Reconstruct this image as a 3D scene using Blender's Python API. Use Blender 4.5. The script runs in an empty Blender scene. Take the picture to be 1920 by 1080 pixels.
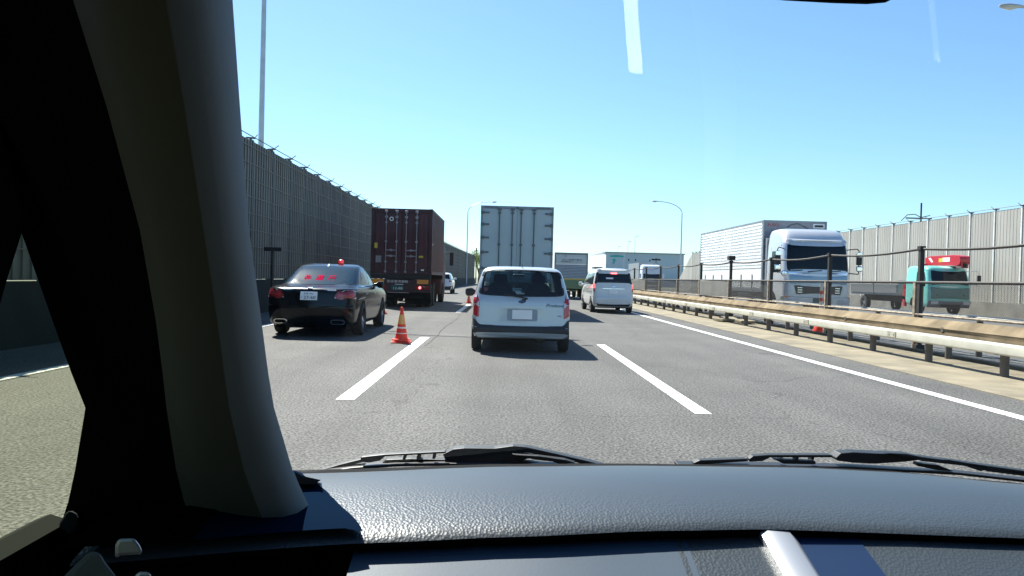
import bpy, bmesh, math, random
from mathutils import Vector, Matrix, geometry
from mathutils.bvhtree import BVHTree
random.seed(7)
SC = bpy.context.scene
COL = SC.collection
R = math.radians
# ---------------------------------------------------------------- camera
CAMH = 1.29
cd = bpy.data.cameras.new('camera'); cam = bpy.data.objects.new('camera', cd); COL.objects.link(cam)
F = 1430.0
cd.sensor_width = 36; cd.lens = 36*F/1920; cd.clip_start = .02; cd.clip_end = 6000
fwd = Vector((math.sin(R(1.0)), math.cos(R(1.0)), 0)); fwd = (fwd*math.cos(R(.75)) + Vector((0, 0, -math.sin(R(.75))))).normalized()
rt0 = fwd.cross(Vector((0, 0, 1))).normalized(); up0 = rt0.cross(fwd)
roll = R(1.5)                       # picture turned clockwise = camera rolled anticlockwise
rt = rt0*math.cos(roll) + up0*math.sin(roll); up = -rt0*math.sin(roll) + up0*math.cos(roll)
M4 = Matrix((rt, up, -fwd)).transposed().to_4x4(); M4.translation = (0, 0, CAMH)
cam.matrix_world = M4
SC.camera = cam
def W(px, py, Y):                   # point of the 1920x1080 photograph at a chosen forward distance Y
    d = fwd + rt*((px-960)/F) + up*((540-py)/F)
    return Vector((0, 0, CAMH)) + d*(Y/d.y)
# ---------------------------------------------------------------- light
SUNV = Vector((-.40, .77, 1)).normalized()
wd = bpy.data.worlds.new('World'); SC.world = wd; wd.use_nodes = True
nt = wd.node_tree; bg = nt.nodes['Background']
sky = nt.nodes.new('ShaderNodeTexSky'); sky.sky_type = 'NISHITA'; sky.sun_disc = False
sky.sun_elevation = math.asin(SUNV.z); sky.sun_rotation = math.atan2(SUNV.x, SUNV.y)
sky.air_density = 1.0; sky.dust_density = .35; sky.ozone_density = 2.0; sky.altitude = 0
hs = nt.nodes.new('ShaderNodeHueSaturation'); hs.inputs['Saturation'].default_value = 1.0; hs.inputs['Value'].default_value = 1.0
vt = nt.nodes.new('ShaderNodeVectorMath'); vt.operation = 'MULTIPLY'; vt.inputs[1].default_value = (.74, .95, 1.10)
nt.links.new(sky.outputs[0], hs.inputs['Color']); nt.links.new(hs.outputs[0], vt.inputs[0]); nt.links.new(vt.outputs[0], bg.inputs[0])
bg.inputs[1].default_value = .07
sl = bpy.data.lights.new('sun', 'SUN'); sl.energy = 5; sl.angle = R(.53); sl.color = (1, .955, .88)
so = bpy.data.objects.new('sun', sl); COL.objects.link(so)
so.rotation_euler = SUNV.to_track_quat('Z', 'Y').to_euler()
SC.view_settings.view_transform = 'Standard'; SC.view_settings.look = 'None'
SC.view_settings.exposure = 1.38; SC.view_settings.gamma = 1
# ---------------------------------------------------------------- materials
MATS = {}
def mat(name, col, rough=.6, metal=0, var=0, orand=0, vscale=6, bump=0, bscale=40, coat=0, emit=None, spec=None, stretch=None):
    if name in MATS: return MATS[name]
    m = bpy.data.materials.new(name); m.use_nodes = True
    n = m.node_tree; b = n.nodes['Principled BSDF']; L = n.links.new
    b.inputs['Base Color'].default_value = (*col, 1); b.inputs['Roughness'].default_value = rough; b.inputs['Metallic'].default_value = metal
    if coat: b.inputs['Coat Weight'].default_value = coat; b.inputs['Coat Roughness'].default_value = .04
    if spec is not None: b.inputs['Specular IOR Level'].default_value = spec
    if emit: b.inputs['Emission Color'].default_value = (*emit[:3], 1); b.inputs['Emission Strength'].default_value = emit[3]
    if var or bump:
        tc = n.nodes.new('ShaderNodeTexCoord'); mp = n.nodes.new('ShaderNodeMapping'); L(tc.outputs['Object'], mp.inputs[0])
        if stretch: mp.inputs['Scale'].default_value = stretch
    if var:
        no = n.nodes.new('ShaderNodeTexNoise'); no.inputs['Scale'].default_value = vscale; no.inputs['Detail'].default_value = 5; L(mp.outputs[0], no.inputs[0])
        mr = n.nodes.new('ShaderNodeMapRange'); mr.inputs[1].default_value = .3; mr.inputs[2].default_value = .7; mr.inputs[3].default_value = 1-var; mr.inputs[4].default_value = 1+var
        L(no.outputs[0], mr.inputs[0])
        mx = n.nodes.new('ShaderNodeVectorMath'); mx.operation = 'SCALE'; mx.inputs[0].default_value = col
        if orand:
            oi = n.nodes.new('ShaderNodeObjectInfo'); om = n.nodes.new('ShaderNodeMapRange'); om.inputs[3].default_value = 1-orand; om.inputs[4].default_value = 1+orand; L(oi.outputs['Random'], om.inputs[0]); mu = n.nodes.new('ShaderNodeMath'); mu.operation = 'MULTIPLY'; L(om.outputs[0], mu.inputs[0]); L(mr.outputs[0], mu.inputs[1]); mr = mu
        L(mr.outputs[0], mx.inputs['Scale']); L(mx.outputs[0], b.inputs['Base Color'])
    if bump:
        n2 = n.nodes.new('ShaderNodeTexNoise'); n2.inputs['Scale'].default_value = bscale; n2.inputs['Detail'].default_value = 3; L(mp.outputs[0], n2.inputs[0])
        bp = n.nodes.new('ShaderNodeBump'); bp.inputs['Strength'].default_value = min(1, bump); bp.inputs['Distance'].default_value = .3/bscale; L(n2.outputs[0], bp.inputs['Height']); L(bp.outputs[0], b.inputs['Normal'])
    MATS[name] = m; return m
def asphalt(name, base):
    m = bpy.data.materials.new(name); m.use_nodes = True; n = m.node_tree; b = n.nodes['Principled BSDF']; L = n.links.new
    tc = n.nodes.new('ShaderNodeTexCoord')
    v = n.nodes.new('ShaderNodeTexVoronoi'); v.inputs['Scale'].default_value = 52; v.inputs['Randomness'].default_value = 1; L(tc.outputs['Object'], v.inputs[0])
    f = n.nodes.new('ShaderNodeTexNoise'); f.inputs['Scale'].default_value = 44; f.inputs['Detail'].default_value = 4; L(tc.outputs['Object'], f.inputs[0])
    mp = n.nodes.new('ShaderNodeMapping'); mp.inputs['Scale'].default_value = (1.1, .05, 1); L(tc.outputs['Object'], mp.inputs[0])
    w = n.nodes.new('ShaderNodeTexNoise'); w.inputs['Scale'].default_value = 1.0; w.inputs['Detail'].default_value = 4; L(mp.outputs[0], w.inputs[0])
    c = n.nodes.new('ShaderNodeTexNoise'); c.inputs['Scale'].default_value = .55; c.inputs['Detail'].default_value = 7; L(tc.outputs['Object'], c.inputs[0])
    def mr(src, a, z, lo, hi):
        q = n.nodes.new('ShaderNodeMapRange'); q.inputs[1].default_value = a; q.inputs[2].default_value = z; q.inputs[3].default_value = lo; q.inputs[4].default_value = hi; L(src, q.inputs[0]); return q.outputs[0]
    def mul(a, bb):
        q = n.nodes.new('ShaderNodeMath'); q.operation = 'MULTIPLY'; L(a, q.inputs[0]); L(bb, q.inputs[1]); return q.outputs[0]
    bw = n.nodes.new('ShaderNodeRGBToBW'); L(v.outputs['Color'], bw.inputs[0])
    s = mul(mul(mr(bw.outputs[0], .1, .9, .78, 1.2), mr(f.outputs[0], .38, .60, .34, 1.36)), mul(mr(w.outputs[0], .3, .7, .78, 1.2), mr(c.outputs[0], .3, .7, .86, 1.12)))
    # hairline cracks
    vc = n.nodes.new('ShaderNodeTexVoronoi'); vc.feature = 'DISTANCE_TO_EDGE'; vc.inputs['Scale'].default_value = .22
    wn = n.nodes.new('ShaderNodeTexNoise'); wn.inputs['Scale'].default_value = 1.3; wn.inputs['Detail'].default_value = 4; L(tc.outputs['Object'], wn.inputs[0])
    ad = n.nodes.new('ShaderNodeVectorMath'); ad.operation = 'MULTIPLY_ADD'; ad.inputs[1].default_value = (1.2, 1.2, 0); L(wn.outputs['Color'], ad.inputs[0]); L(tc.outputs['Object'], ad.inputs[2]); L(ad.outputs[0], vc.inputs[0])
    s = mul(s, mr(vc.outputs[0], 0, .004, .6, 1))
    sc = n.nodes.new('ShaderNodeVectorMath'); sc.operation = 'SCALE'; sc.inputs[0].default_value = base; L(s, sc.inputs['Scale']); L(sc.outputs[0], b.inputs['Base Color'])
    b.inputs['Roughness'].default_value = .85; b.inputs['Specular IOR Level'].default_value = .3
    bp = n.nodes.new('ShaderNodeBump'); bp.inputs['Strength'].default_value = .6; bp.inputs['Distance'].default_value = .012; L(f.outputs[0], bp.inputs['Height']); L(bp.outputs[0], b.inputs['Normal'])
    return m
def paintline(name):
    m = bpy.data.materials.new(name); m.use_nodes = True; n = m.node_tree; b = n.nodes['Principled BSDF']; L = n.links.new
    tc = n.nodes.new('ShaderNodeTexCoord'); f = n.nodes.new('ShaderNodeTexNoise'); f.inputs['Scale'].default_value = 26; f.inputs['Detail'].default_value = 4; L(tc.outputs['Object'], f.inputs[0])
    g = n.nodes.new('ShaderNodeTexNoise'); g.inputs['Scale'].default_value = 2.2; g.inputs['Detail'].default_value = 4; L(tc.outputs['Object'], g.inputs[0])
    a = n.nodes.new('ShaderNodeMath'); a.operation = 'MULTIPLY_ADD'; L(g.outputs[0], a.inputs[0]); a.inputs[1].default_value = .35; L(f.outputs[0], a.inputs[2])
    cr = n.nodes.new('ShaderNodeValToRGB'); cr.color_ramp.elements[0].position = .50; cr.color_ramp.elements[0].color = (.16, .16, .15, 1); cr.color_ramp.elements[1].position = .60; cr.color_ramp.elements[1].color = (.72, .72, .69, 1)
    L(a.outputs[0], cr.inputs[0]); L(cr.outputs[0], b.inputs['Base Color']); b.inputs['Roughness'].default_value = .7
    return m
def paintcar(name, col, metal=.0, rough=.35, coat=1.0):
    return mat(name, col, rough, metal, var=.03, vscale=2, coat=coat)
M = dict(
    asphalt=asphalt('asphalt', (.108, .107, .100)), asphalt2=asphalt('asphalt_far_side', (.115, .118, .116)),
    line=paintline('road_paint'),
    conc=mat('median_concrete', (.215, .185, .125), .9, var=.3, vscale=1.6, bump=.5, bscale=30),
    dirt=mat('median_dirt', (.16, .135, .085), .95, var=.35, vscale=3, bump=.7, bscale=22),
    land=mat('land', (.16, .17, .12), .95, var=.3, vscale=.05),
    barrier=mat('barrier_concrete', (.20, .195, .17), .9, var=.25, vscale=1.2, bump=.3, bscale=20),
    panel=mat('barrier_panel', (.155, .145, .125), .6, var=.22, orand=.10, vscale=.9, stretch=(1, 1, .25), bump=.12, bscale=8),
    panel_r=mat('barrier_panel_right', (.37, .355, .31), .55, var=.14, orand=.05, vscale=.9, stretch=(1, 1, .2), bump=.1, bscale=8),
    panel_side=mat('warehouse_cladding', (.46, .55, .60), .7, var=.06, vscale=.1),
    post_dark=mat('barrier_post_dark', (.10, .10, .10), .6, .3, var=.2),
    post_l=mat('barrier_post_light', (.75, .73, .66), .5, .2, var=.15, vscale=2),
    splice=mat('splice_plate', (.42, .41, .33), .5, var=.3, vscale=9), rail=mat('rail_paint', (.56, .55, .46), .45, var=.12, vscale=2.5),
    rustrail=mat('rail_weathered', (.21, .165, .105), .95, spec=.1, var=.35, vscale=2.2, bump=.2, bscale=20),
    railpost=mat('rail_post_brown', (.13, .12, .105), .6, .2, var=.2),
    dark=mat('dark_steel', (.028, .025, .022), .7, .1, var=.3, vscale=4),
    rusty=mat('post_rust', (.30, .24, .17), .75, var=.5, vscale=7),
    galv=mat('galvanised', (.50, .53, .56), .4, .5, var=.1, vscale=3),
    tyre=mat('tyre_rubber', (.018, .018, .018), .85, bump=.3, bscale=60),
    black=mat('black_plastic', (.012, .012, .013), .45),
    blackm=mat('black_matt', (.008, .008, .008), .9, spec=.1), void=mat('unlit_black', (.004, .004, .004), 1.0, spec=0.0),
    rim=mat('rim_alloy', (.55, .56, .58), .25, .9, var=.05),
    chrome=mat('chrome', (.85, .86, .88), .12, 1),
    glass=mat('dark_glass', (.006, .012, .018), .07, spec=.35),
    lampred=mat('lamp_red', (.48, .016, .022), .15, coat=1), lampdark=mat('lamp_dark_red', (.26, .012, .016), .15, coat=1),
    lampclear=mat('lamp_clear', (.6, .6, .6), .12, coat=1),
    amber=mat('amber', (.85, .30, .03), .3, coat=.5),
    brake=mat('lit_brake', (.6, .03, .03), .3, emit=(1, .12, .12, 2.5)), ambon=mat('lit_marker', (.9, .4, .1), .3, emit=(1, .55, .15, 4)),
    white=mat('plate_white', (.93, .94, .92), .4), silver=paintcar('silver_white_paint', (.50, .56, .58), .25),
    vanw=paintcar('pearl_white_paint', (.72, .75, .75)), blackp=mat('black_paint', (.004, .005, .006), .16, spec=.35),
    bumperg=mat('bumper_grey', (.028, .030, .033), .6, bump=.1, bscale=80),
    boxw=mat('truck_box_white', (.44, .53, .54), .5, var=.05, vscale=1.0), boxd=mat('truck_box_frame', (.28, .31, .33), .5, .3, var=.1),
    boxl=mat('oncoming_box_white', (.86, .88, .86), .45, var=.05, vscale=.8),
    cont=mat('container_red', (.085, .026, .028), .6, var=.22, vscale=1.5, bump=.1, bscale=12), contd=mat('container_rail', (.06, .02, .022), .6, var=.25, vscale=4),
    rod=mat('lock_rod', (.30, .27, .28), .45, .5, var=.2), rodd=mat('lock_rod_dark', (.13, .16, .17), .5, .5),
    cabs=paintcar('cab_silver', (.66, .675, .69), .35), teal=paintcar('cab_teal', (.20, .62, .52)), red=paintcar('crane_red', (.55, .015, .03)),
    green=paintcar('rear_green', (.01, .12, .05)), yellow=mat('stripe_yellow', (.6, .45, .05), .5), bluegrey=mat('shutter', (.20, .27, .33), .5, var=.05),
    cone=mat('cone_orange', (.85, .045, .015), .45, emit=None), conew=mat('cone_band', (.85, .82, .75), .4),
    led=mat('led_red', (.05, .002, .008), .9, emit=(1, .03, .14, .30), spec=0), beacon=mat('beacon_red', (.75, .02, .02), .15, coat=1, emit=(1, .03, .03, .25)),
    signg=mat('sign_green', (.02, .40, .34), .5), navy=mat('plate_text', (.02, .07, .12), .5), ink=mat('ink', (.03, .05, .06), .6), redink=mat('ink_red', (.4, .02, .05), .5),
    pgreen=mat('plate_green', (.02, .10, .08), .5), bark=mat('bark', (.12, .09, .06), .9), leaf=mat('leaves', (.17, .23, .035), .7, var=.4, vscale=1),
    headlin=mat('headliner', (.03, .027, .02), .95), trim=mat('pillar_fabric_lit', (.175, .195, .195), .75, var=.05, bump=.15, bscale=300),
    fabric=mat('seat_fabric', (.03, .035, .04), .9), cabin=mat('cabin_dark', (.02, .022, .024), .8),
    skin=mat('skin', (.5, .3, .22), .6), hoodp=paintcar('own_car_paint', (.45, .47, .5), .4),
    silvtrim=mat('silver_trim', (.45, .46, .47), .4, .5, var=.03), wiper=mat('wiper_black', (.010, .014, .016), .5, bump=.1, bscale=200),
)
def mesh_fence_mat(th, nm):
    m = bpy.data.materials.new(nm); m.use_nodes = True; n = m.node_tree; b = n.nodes['Principled BSDF']; L = n.links.new
    b.inputs['Base Color'].default_value = (.022, .018, .013, 1); b.inputs['Roughness'].default_value = .6
    tc = n.nodes.new('ShaderNodeTexCoord'); s = n.nodes.new('ShaderNodeSeparateXYZ'); L(tc.outputs['Object'], s.inputs[0])
    def M_(op, a, bv):
        q = n.nodes.new('ShaderNodeMath'); q.operation = op
        if hasattr(a, 'links'): L(a, q.inputs[0])
        else: q.inputs[0].default_value = a
        if hasattr(bv, 'links'): L(bv, q.inputs[1])
        else: q.inputs[1].default_value = bv
        return q.outputs[0]
    y = M_('MULTIPLY', s.outputs['Y'], 22); z = M_('MULTIPLY', s.outputs['Z'], 34)
    a = M_('PINGPONG', M_('ADD', y, z), .5); c = M_('PINGPONG', M_('SUBTRACT', y, z), .5)
    solid = M_('MAXIMUM', M_('LESS_THAN', a, th), M_('LESS_THAN', c, th))
    tr = n.nodes.new('ShaderNodeBsdfTransparent'); mx = n.nodes.new('ShaderNodeMixShader'); out = n.nodes['Material Output']
    L(solid, mx.inputs[0]); L(tr.outputs[0], mx.inputs[1]); L(b.outputs[0], mx.inputs[2]); L(mx.outputs[0], out.inputs[0])
    return m
M['mesh'] = mesh_fence_mat(.10, 'open_mesh'); M['mesh2'] = mesh_fence_mat(.26, 'dense_mesh')
def pane_mat(name, tint, refl=1.0):
    m = bpy.data.materials.new(name); m.use_nodes = True; n = m.node_tree; L = n.links.new
    n.nodes.remove(n.nodes['Principled BSDF']); out = n.nodes['Material Output']
    tr = n.nodes.new('ShaderNodeBsdfTransparent'); tr.inputs[0].default_value = (*tint, 1)
    gl = n.nodes.new('ShaderNodeBsdfGlossy'); gl.inputs['Roughness'].default_value = .0; gl.inputs[0].default_value = (refl, refl, refl, 1)
    fr = n.nodes.new('ShaderNodeFresnel'); ge = n.nodes.new('ShaderNodeNewGeometry'); io = n.nodes.new('ShaderNodeMapRange'); io.inputs[3].default_value = 1.5; io.inputs[4].default_value = 1/1.5; L(ge.outputs['Backfacing'], io.inputs[0]); L(io.outputs[0], fr.inputs[0])
    mx = n.nodes.new('ShaderNodeMixShader'); L(fr.outputs[0], mx.inputs[0]); L(tr.outputs[0], mx.inputs[1]); L(gl.outputs[0], mx.inputs[2]); L(mx.outputs[0], out.inputs[0])
    return m
M['pane'] = pane_mat('window_glass', (.27, .38, .41)); M['screen'] = pane_mat('windscreen_glass', (.96, .98, .97), .34)
# ---------------------------------------------------------------- mesh helpers
class MB:
    def __init__(s): s.v = []; s.f = []; s.m = []; s.mi = 0
    def add(s, vs, fs):
        o = len(s.v); s.v += [tuple(v) for v in vs]; s.f += [tuple(i+o for i in f) for f in fs]; s.m += [s.mi]*len(fs); return s
    def box(s, x0, x1, y0, y1, z0, z1):
        return s.add([(x0, y0, z0), (x1, y0, z0), (x1, y1, z0), (x0, y1, z0), (x0, y0, z1), (x1, y0, z1), (x1, y1, z1), (x0, y1, z1)],
                     [(0, 3, 2, 1), (4, 5, 6, 7), (0, 1, 5, 4), (1, 2, 6, 5), (2, 3, 7, 6), (3, 0, 4, 7)])
    def cyl(s, a, b, r0, r1=None, n=10, cap=True):
        r1 = r0 if r1 is None else r1
        a = Vector(a); b = Vector(b); d = (b-a).normalized(); u = d.orthogonal().normalized(); w = d.cross(u)
        vs = [a+(u*math.cos(t)+w*math.sin(t))*r0 for t in [2*math.pi*i/n for i in range(n)]] + [b+(u*math.cos(t)+w*math.sin(t))*r1 for t in [2*math.pi*i/n for i in range(n)]]
        fs = [(i, (i+1) % n, n+(i+1) % n, n+i) for i in range(n)]
        if cap: fs += [tuple(range(n-1, -1, -1)), tuple(range(n, 2*n))]
        return s.add(vs, fs)
    def tube(s, pts, r, n=8):
        for a, b in zip(pts, pts[1:]): s.cyl(a, b, r, r, n)
        return s
    def prism(s, poly, ax, a, b):      # poly of 2d points extruded along axis ax
        def P(p, t): return {'x': (t, p[0], p[1]), 'y': (p[0], t, p[1]), 'z': (p[0], p[1], t)}[ax]
        n = len(poly); vs = [P(p, a) for p in poly]+[P(p, b) for p in poly]
        return s.add(vs, [(i, (i+1) % n, n+(i+1) % n, n+i) for i in range(n)]+[tuple(range(n-1, -1, -1)), tuple(range(n, 2*n))])
    def lathe(s, prof, c, ax='z', n=20):   # prof list of (r, h)
        c = Vector(c); vs = []; fs = []; k = len(prof)
        for i in range(n):
            t = 2*math.pi*i/n; ca, sa = math.cos(t), math.sin(t)
            for r, h in prof:
                vs.append(c+Vector({'z': (r*ca, r*sa, h), 'x': (h, r*ca, r*sa), 'y': (r*ca, h, r*sa)}[ax]))
        for i in range(n):
            j = (i+1) % n
            for q in range(k-1): fs.append((i*k+q, j*k+q, j*k+q+1, i*k+q+1))
        return s.add(vs, fs)
    def grid(s, rows):                  # rows of points, open surface
        n = len(rows[0]); vs = [p for r in rows for p in r]
        return s.add(vs, [(i*n+j, i*n+j+1, (i+1)*n+j+1, (i+1)*n+j) for i in range(len(rows)-1) for j in range(n-1)])
    def loops(s, rings, capa=True, capb=True):   # closed rings
        n = len(rings[0]); vs = [p for r in rings for p in r]
        fs = [(i*n+j, i*n+(j+1) % n, (i+1)*n+(j+1) % n, (i+1)*n+j) for i in range(len(rings)-1) for j in range(n)]
        if capa: fs.append(tuple(range(n-1, -1, -1)))
        if capb: fs.append(tuple(range((len(rings)-1)*n, len(rings)*n)))
        return s.add(vs, fs)
    def mesh(s, name, mats, smooth=False):
        me = bpy.data.meshes.new(name); me.from_pydata(s.v, [], s.f); me.validate()
        bm = bmesh.new(); bm.from_mesh(me); bmesh.ops.recalc_face_normals(bm, faces=bm.faces); bm.to_mesh(me); bm.free()
        for m in (mats if isinstance(mats, (list, tuple)) else [mats]): me.materials.append(m)
        if len(s.m) == len(me.polygons): me.polygons.foreach_set('material_index', s.m)
        if smooth:
            me.polygons.foreach_set('use_smooth', [True]*len(me.polygons))
            me.set_sharp_from_angle(angle=R(35 if smooth is True else smooth))
        return me
    def build(s, name, m, parent=None, smooth=False, bevel=0, loc=None):
        o = bpy.data.objects.new(name, s.mesh(name, m, smooth)); COL.objects.link(o)
        if parent: o.parent = parent
        if loc: o.location = loc
        if bevel:
            b = o.modifiers.new('bevel', 'BEVEL'); b.width = bevel; b.segments = 2; b.limit_method = 'ANGLE'; b.angle_limit = R(40)
        return o
def tag(o, label, cat, group=None):
    o['label'] = label; o['category'] = cat
    if group: o['group'] = group
    return o
def thing(name, label, cat, loc=(0, 0, 0), rz=0, group=None):
    o = bpy.data.objects.new(name, None); COL.objects.link(o); o.location = loc; o.rotation_euler = (0, 0, rz); o.empty_display_size = .2
    return tag(o, label, cat, group)
def struct(o): o['kind'] = 'structure'; return o
def copy_tree(o, parent=None):
    c = o.copy(); COL.objects.link(c)
    if parent: c.parent = parent
    for ch in list(o.children): copy_tree(ch, c)
    return c
def part(name, m, parent, f, smooth=False, bevel=0):
    b = MB(); f(b); return b.build(name, m, parent, smooth, bevel)
def txt(body, size, m, parent, loc, name='lettering', rx=90, rz=0, width=None, extrude=.002, shear=0, align='CENTER'):
    c = bpy.data.curves.new('t', 'FONT'); c.body = body; c.size = size; c.extrude = extrude; c.align_x = align; c.align_y = 'CENTER'; c.shear = shear; c.resolution_u = 3
    t = bpy.data.objects.new('t', c); COL.objects.link(t); dg = bpy.context.evaluated_depsgraph_get(); dg.update()
    me = bpy.data.meshes.new_from_object(t.evaluated_get(dg)); bpy.data.objects.remove(t)
    me.materials.clear(); me.materials.append(m)
    o = bpy.data.objects.new(name, me); COL.objects.link(o); o.parent = parent; o.location = loc; o.rotation_euler = (R(rx), 0, R(rz))
    if width:
        xs = [v.co.x for v in me.vertices]
        if xs: o.scale.x = width/max(1e-6, max(xs)-min(xs))
    return o
def rpoly(pts, r, n=4):                # round the corners of a 2d polygon
    out = []; k = len(pts)
    for i in range(k):
        p0, p, p1 = Vector(pts[i-1]), Vector(pts[i]), Vector(pts[(i+1) % k])
        rr = r[i] if isinstance(r, (list, tuple)) else r
        a = (p0-p); b = (p1-p); rr = min(rr, a.length*.48, b.length*.48)
        if rr < 1e-4: out.append(tuple(p)); continue
        A = p+a.normalized()*rr; B = p+b.normalized()*rr
        for q in range(n+1):
            t = q/n; out.append(tuple(A*(1-t)**2+p*2*t*(1-t)+B*t*t))
    return out
def rect(x0, x1, z0, z1, r=.02): return rpoly([(x0, z0), (x1, z0), (x1, z1), (x0, z1)], r)
def mir(p): return [(-a, b) for a, b in p]
def stack(levels, nside=8, nc=5, sub=3):     # horizontal outlines stacked upwards; level = (z, y_near, y_far, half_width, corner_radius, bulge)
    def ring(z, y0, y1, hw, r, bl):
        pts = []
        r = min(r, hw*.9, (y1-y0)*.45)
        def side(p, q, inc):
            for i in range(nside):
                t = i/nside; pts.append((p[0]+(q[0]-p[0])*t, p[1]+(q[1]-p[1])*t))
        def cor(cx, cy, a0):
            for i in range(nc): a = a0+math.pi/2*i/nc; pts.append((cx+r*math.cos(a), cy+r*math.sin(a)))
        side((-hw+r, y0), (hw-r, y0), 0); cor(hw-r, y0+r, -math.pi/2)
        side((hw, y0+r), (hw, y1-r), 0); cor(hw-r, y1-r, 0)
        side((hw-r, y1), (-hw+r, y1), 0); cor(-hw+r, y1-r, math.pi/2)
        side((-hw, y1-r), (-hw, y0+r), 0); cor(-hw+r, y0+r, math.pi)
        ym = (y0+y1)/2; res = []
        for x, y in pts:
            k = 1-(x/hw)**2
            y += -bl*k if y < ym else bl*k
            s = 1-.035*abs((y-ym)/((y1-y0)/2+1e-6))**2.5
            res.append(Vector((x*s, y, z)))
        return res
    L = []
    for i in range(len(levels)-1):
        a, b = levels[i], levels[i+1]
        p, q = levels[max(0, i-1)], levels[min(len(levels)-1, i+2)]
        for k in range(sub):
            t = k/sub; row = []
            for c in range(6):
                m0 = (b[c]-p[c])*.5; m1 = (q[c]-a[c])*.5; dl = b[c]-a[c]
                if m0*dl <= 0: m0 = 0
                if m1*dl <= 0: m1 = 0
                m0 = max(-abs(dl)*1.5, min(abs(dl)*1.5, m0)); m1 = max(-abs(dl)*1.5, min(abs(dl)*1.5, m1))
                row.append((2*t**3-3*t*t+1)*a[c]+(t**3-2*t*t+t)*m0+(-2*t**3+3*t*t)*b[c]+(t**3-t*t)*m1)
            L.append(row)
    L.append(list(levels[-1]))
    mb = MB(); mb.loops([ring(*l) for l in L]); return mb
def bvh(mb): return BVHTree.FromPolygons([Vector(v) for v in mb.v], mb.f)
def patch(bv, poly, ax='y', off=.004, step=.06, skirt=.03):
    P = [Vector(p) for p in poly]; n = len(P)
    def inside(q):
        c = False; j = n-1
        for i in range(n):
            if (P[i].y > q[1]) != (P[j].y > q[1]) and q[0] < (P[j].x-P[i].x)*(q[1]-P[i].y)/(P[j].y-P[i].y)+P[i].x: c = not c
            j = i
        return c
    pts = list(P); x0, x1 = min(p.x for p in P), max(p.x for p in P); z0, z1 = min(p.y for p in P), max(p.y for p in P)
    ns, nz = int((x1-x0)/step), int((z1-z0)/step)
    for i in range(1, ns+1):
        for j in range(1, nz+1):
            q = (x0+(x1-x0)*i/(ns+1), z0+(z1-z0)*j/(nz+1))
            if inside(q) and min((Vector(q)-p).length for p in P) > step*.35: pts.append(Vector(q))
    r = geometry.delaunay_2d_cdt(pts, [], [list(range(n))], 1, 1e-5)
    vs, fs = r[0], r[2]; out = []
    for v in vs:
        if ax == 'y': o, d = Vector((v.x, -8, v.y)), Vector((0, 1, 0))
        elif ax == 'x+': o, d = Vector((8, v.x, v.y)), Vector((-1, 0, 0))
        elif ax == 'x-': o, d = Vector((-8, v.x, v.y)), Vector((1, 0, 0))
        elif ax == 'yf': o, d = Vector((v.x, 30, v.y)), Vector((0, -1, 0))
        else: o, d = Vector((v.x, v.y, 8)), Vector((0, 0, -1))
        h = bv.ray_cast(o, d)
        if h[0] is None:
            h = bv.find_nearest(o+d*8)
        nn = h[1]
        if nn.dot(d) > 0: nn = -nn
        out.append(h[0]+nn*off-d*0)
    mb = MB(); k = len(out); mb.add(out, fs)
    # skirt: boundary edges pushed inwards so that the piece has a real thickness
    ec = {}
    for f in fs:
        for a, b in zip(f, f[1:]+f[:1] if isinstance(f, list) else list(f[1:])+[f[0]]):
            ec[(a, b)] = 1
    for (a, b) in ec:
        if (b, a) not in ec:
            mb.add([out[a], out[b], out[b]+d*skirt, out[a]+d*skirt], [(0, 1, 2, 3)])
    return mb
def ppart(name, m, parent, bv, poly, ax='y', off=.004, smooth=True, step=.06):
    mb = patch(bv, poly, ax, off, step)
    o = mb.build(name, m, parent, 40 if smooth else False)
    return o
def wheel(parent, x, y, r, w, rimr=None, rimm='rim', side=1, n=24, spokes=5):
    rimr = rimr or r*.64
    t = part('wheel', M['tyre'], parent, lambda b: b.lathe([(rimr, -w/2), (r*.93, -w/2), (r, -w/2+.03), (r, w/2-.03), (r*.93, w/2), (rimr, w/2), (rimr, -w/2)], (x, y, r), 'x', n), 40)
    b = MB(); b.lathe([(rimr, -w*.42), (rimr, w*.42), (rimr-.02, w*.42), (rimr-.02, -w*.42), (rimr, -w*.42)], (x, y, r), 'x', n)
    xo = x+side*w*.3; b.lathe([(.001, side*.02), (r*.17, side*.02), (r*.19, -side*.02), (.001, -side*.02)], (xo, y, r), 'x', 12)
    for k in range(spokes):
        a = 2*math.pi*k/spokes+.3; c, s_ = math.cos(a), math.sin(a); q = r*.07
        b.add([(xo+dx, y+c*rr-s_*e, r+s_*rr+c*e) for rr, e, dx in ((r*.12, q, 0), (r*.12, -q, 0), (rimr-.01, -q*1.3, side*.01), (rimr-.01, q*1.3, side*.01), (r*.12, q, -side*.03), (r*.12, -q, -side*.03), (rimr-.01, -q*1.3, -side*.02), (rimr-.01, q*1.3, -side*.02))],
              [(0, 1, 2, 3), (4, 7, 6, 5), (0, 3, 7, 4), (1, 5, 6, 2), (0, 4, 5, 1), (3, 2, 6, 7)])
    b.build('rim', M[rimm], t, 30)
    part('brake_disc', M['dark'], t, lambda b: b.lathe([(.001, 0), (rimr*.8, 0), (rimr*.8, .015), (.001, .015)], (x+side*w*.05, y, r), 'x', 16))
    return t
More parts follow.
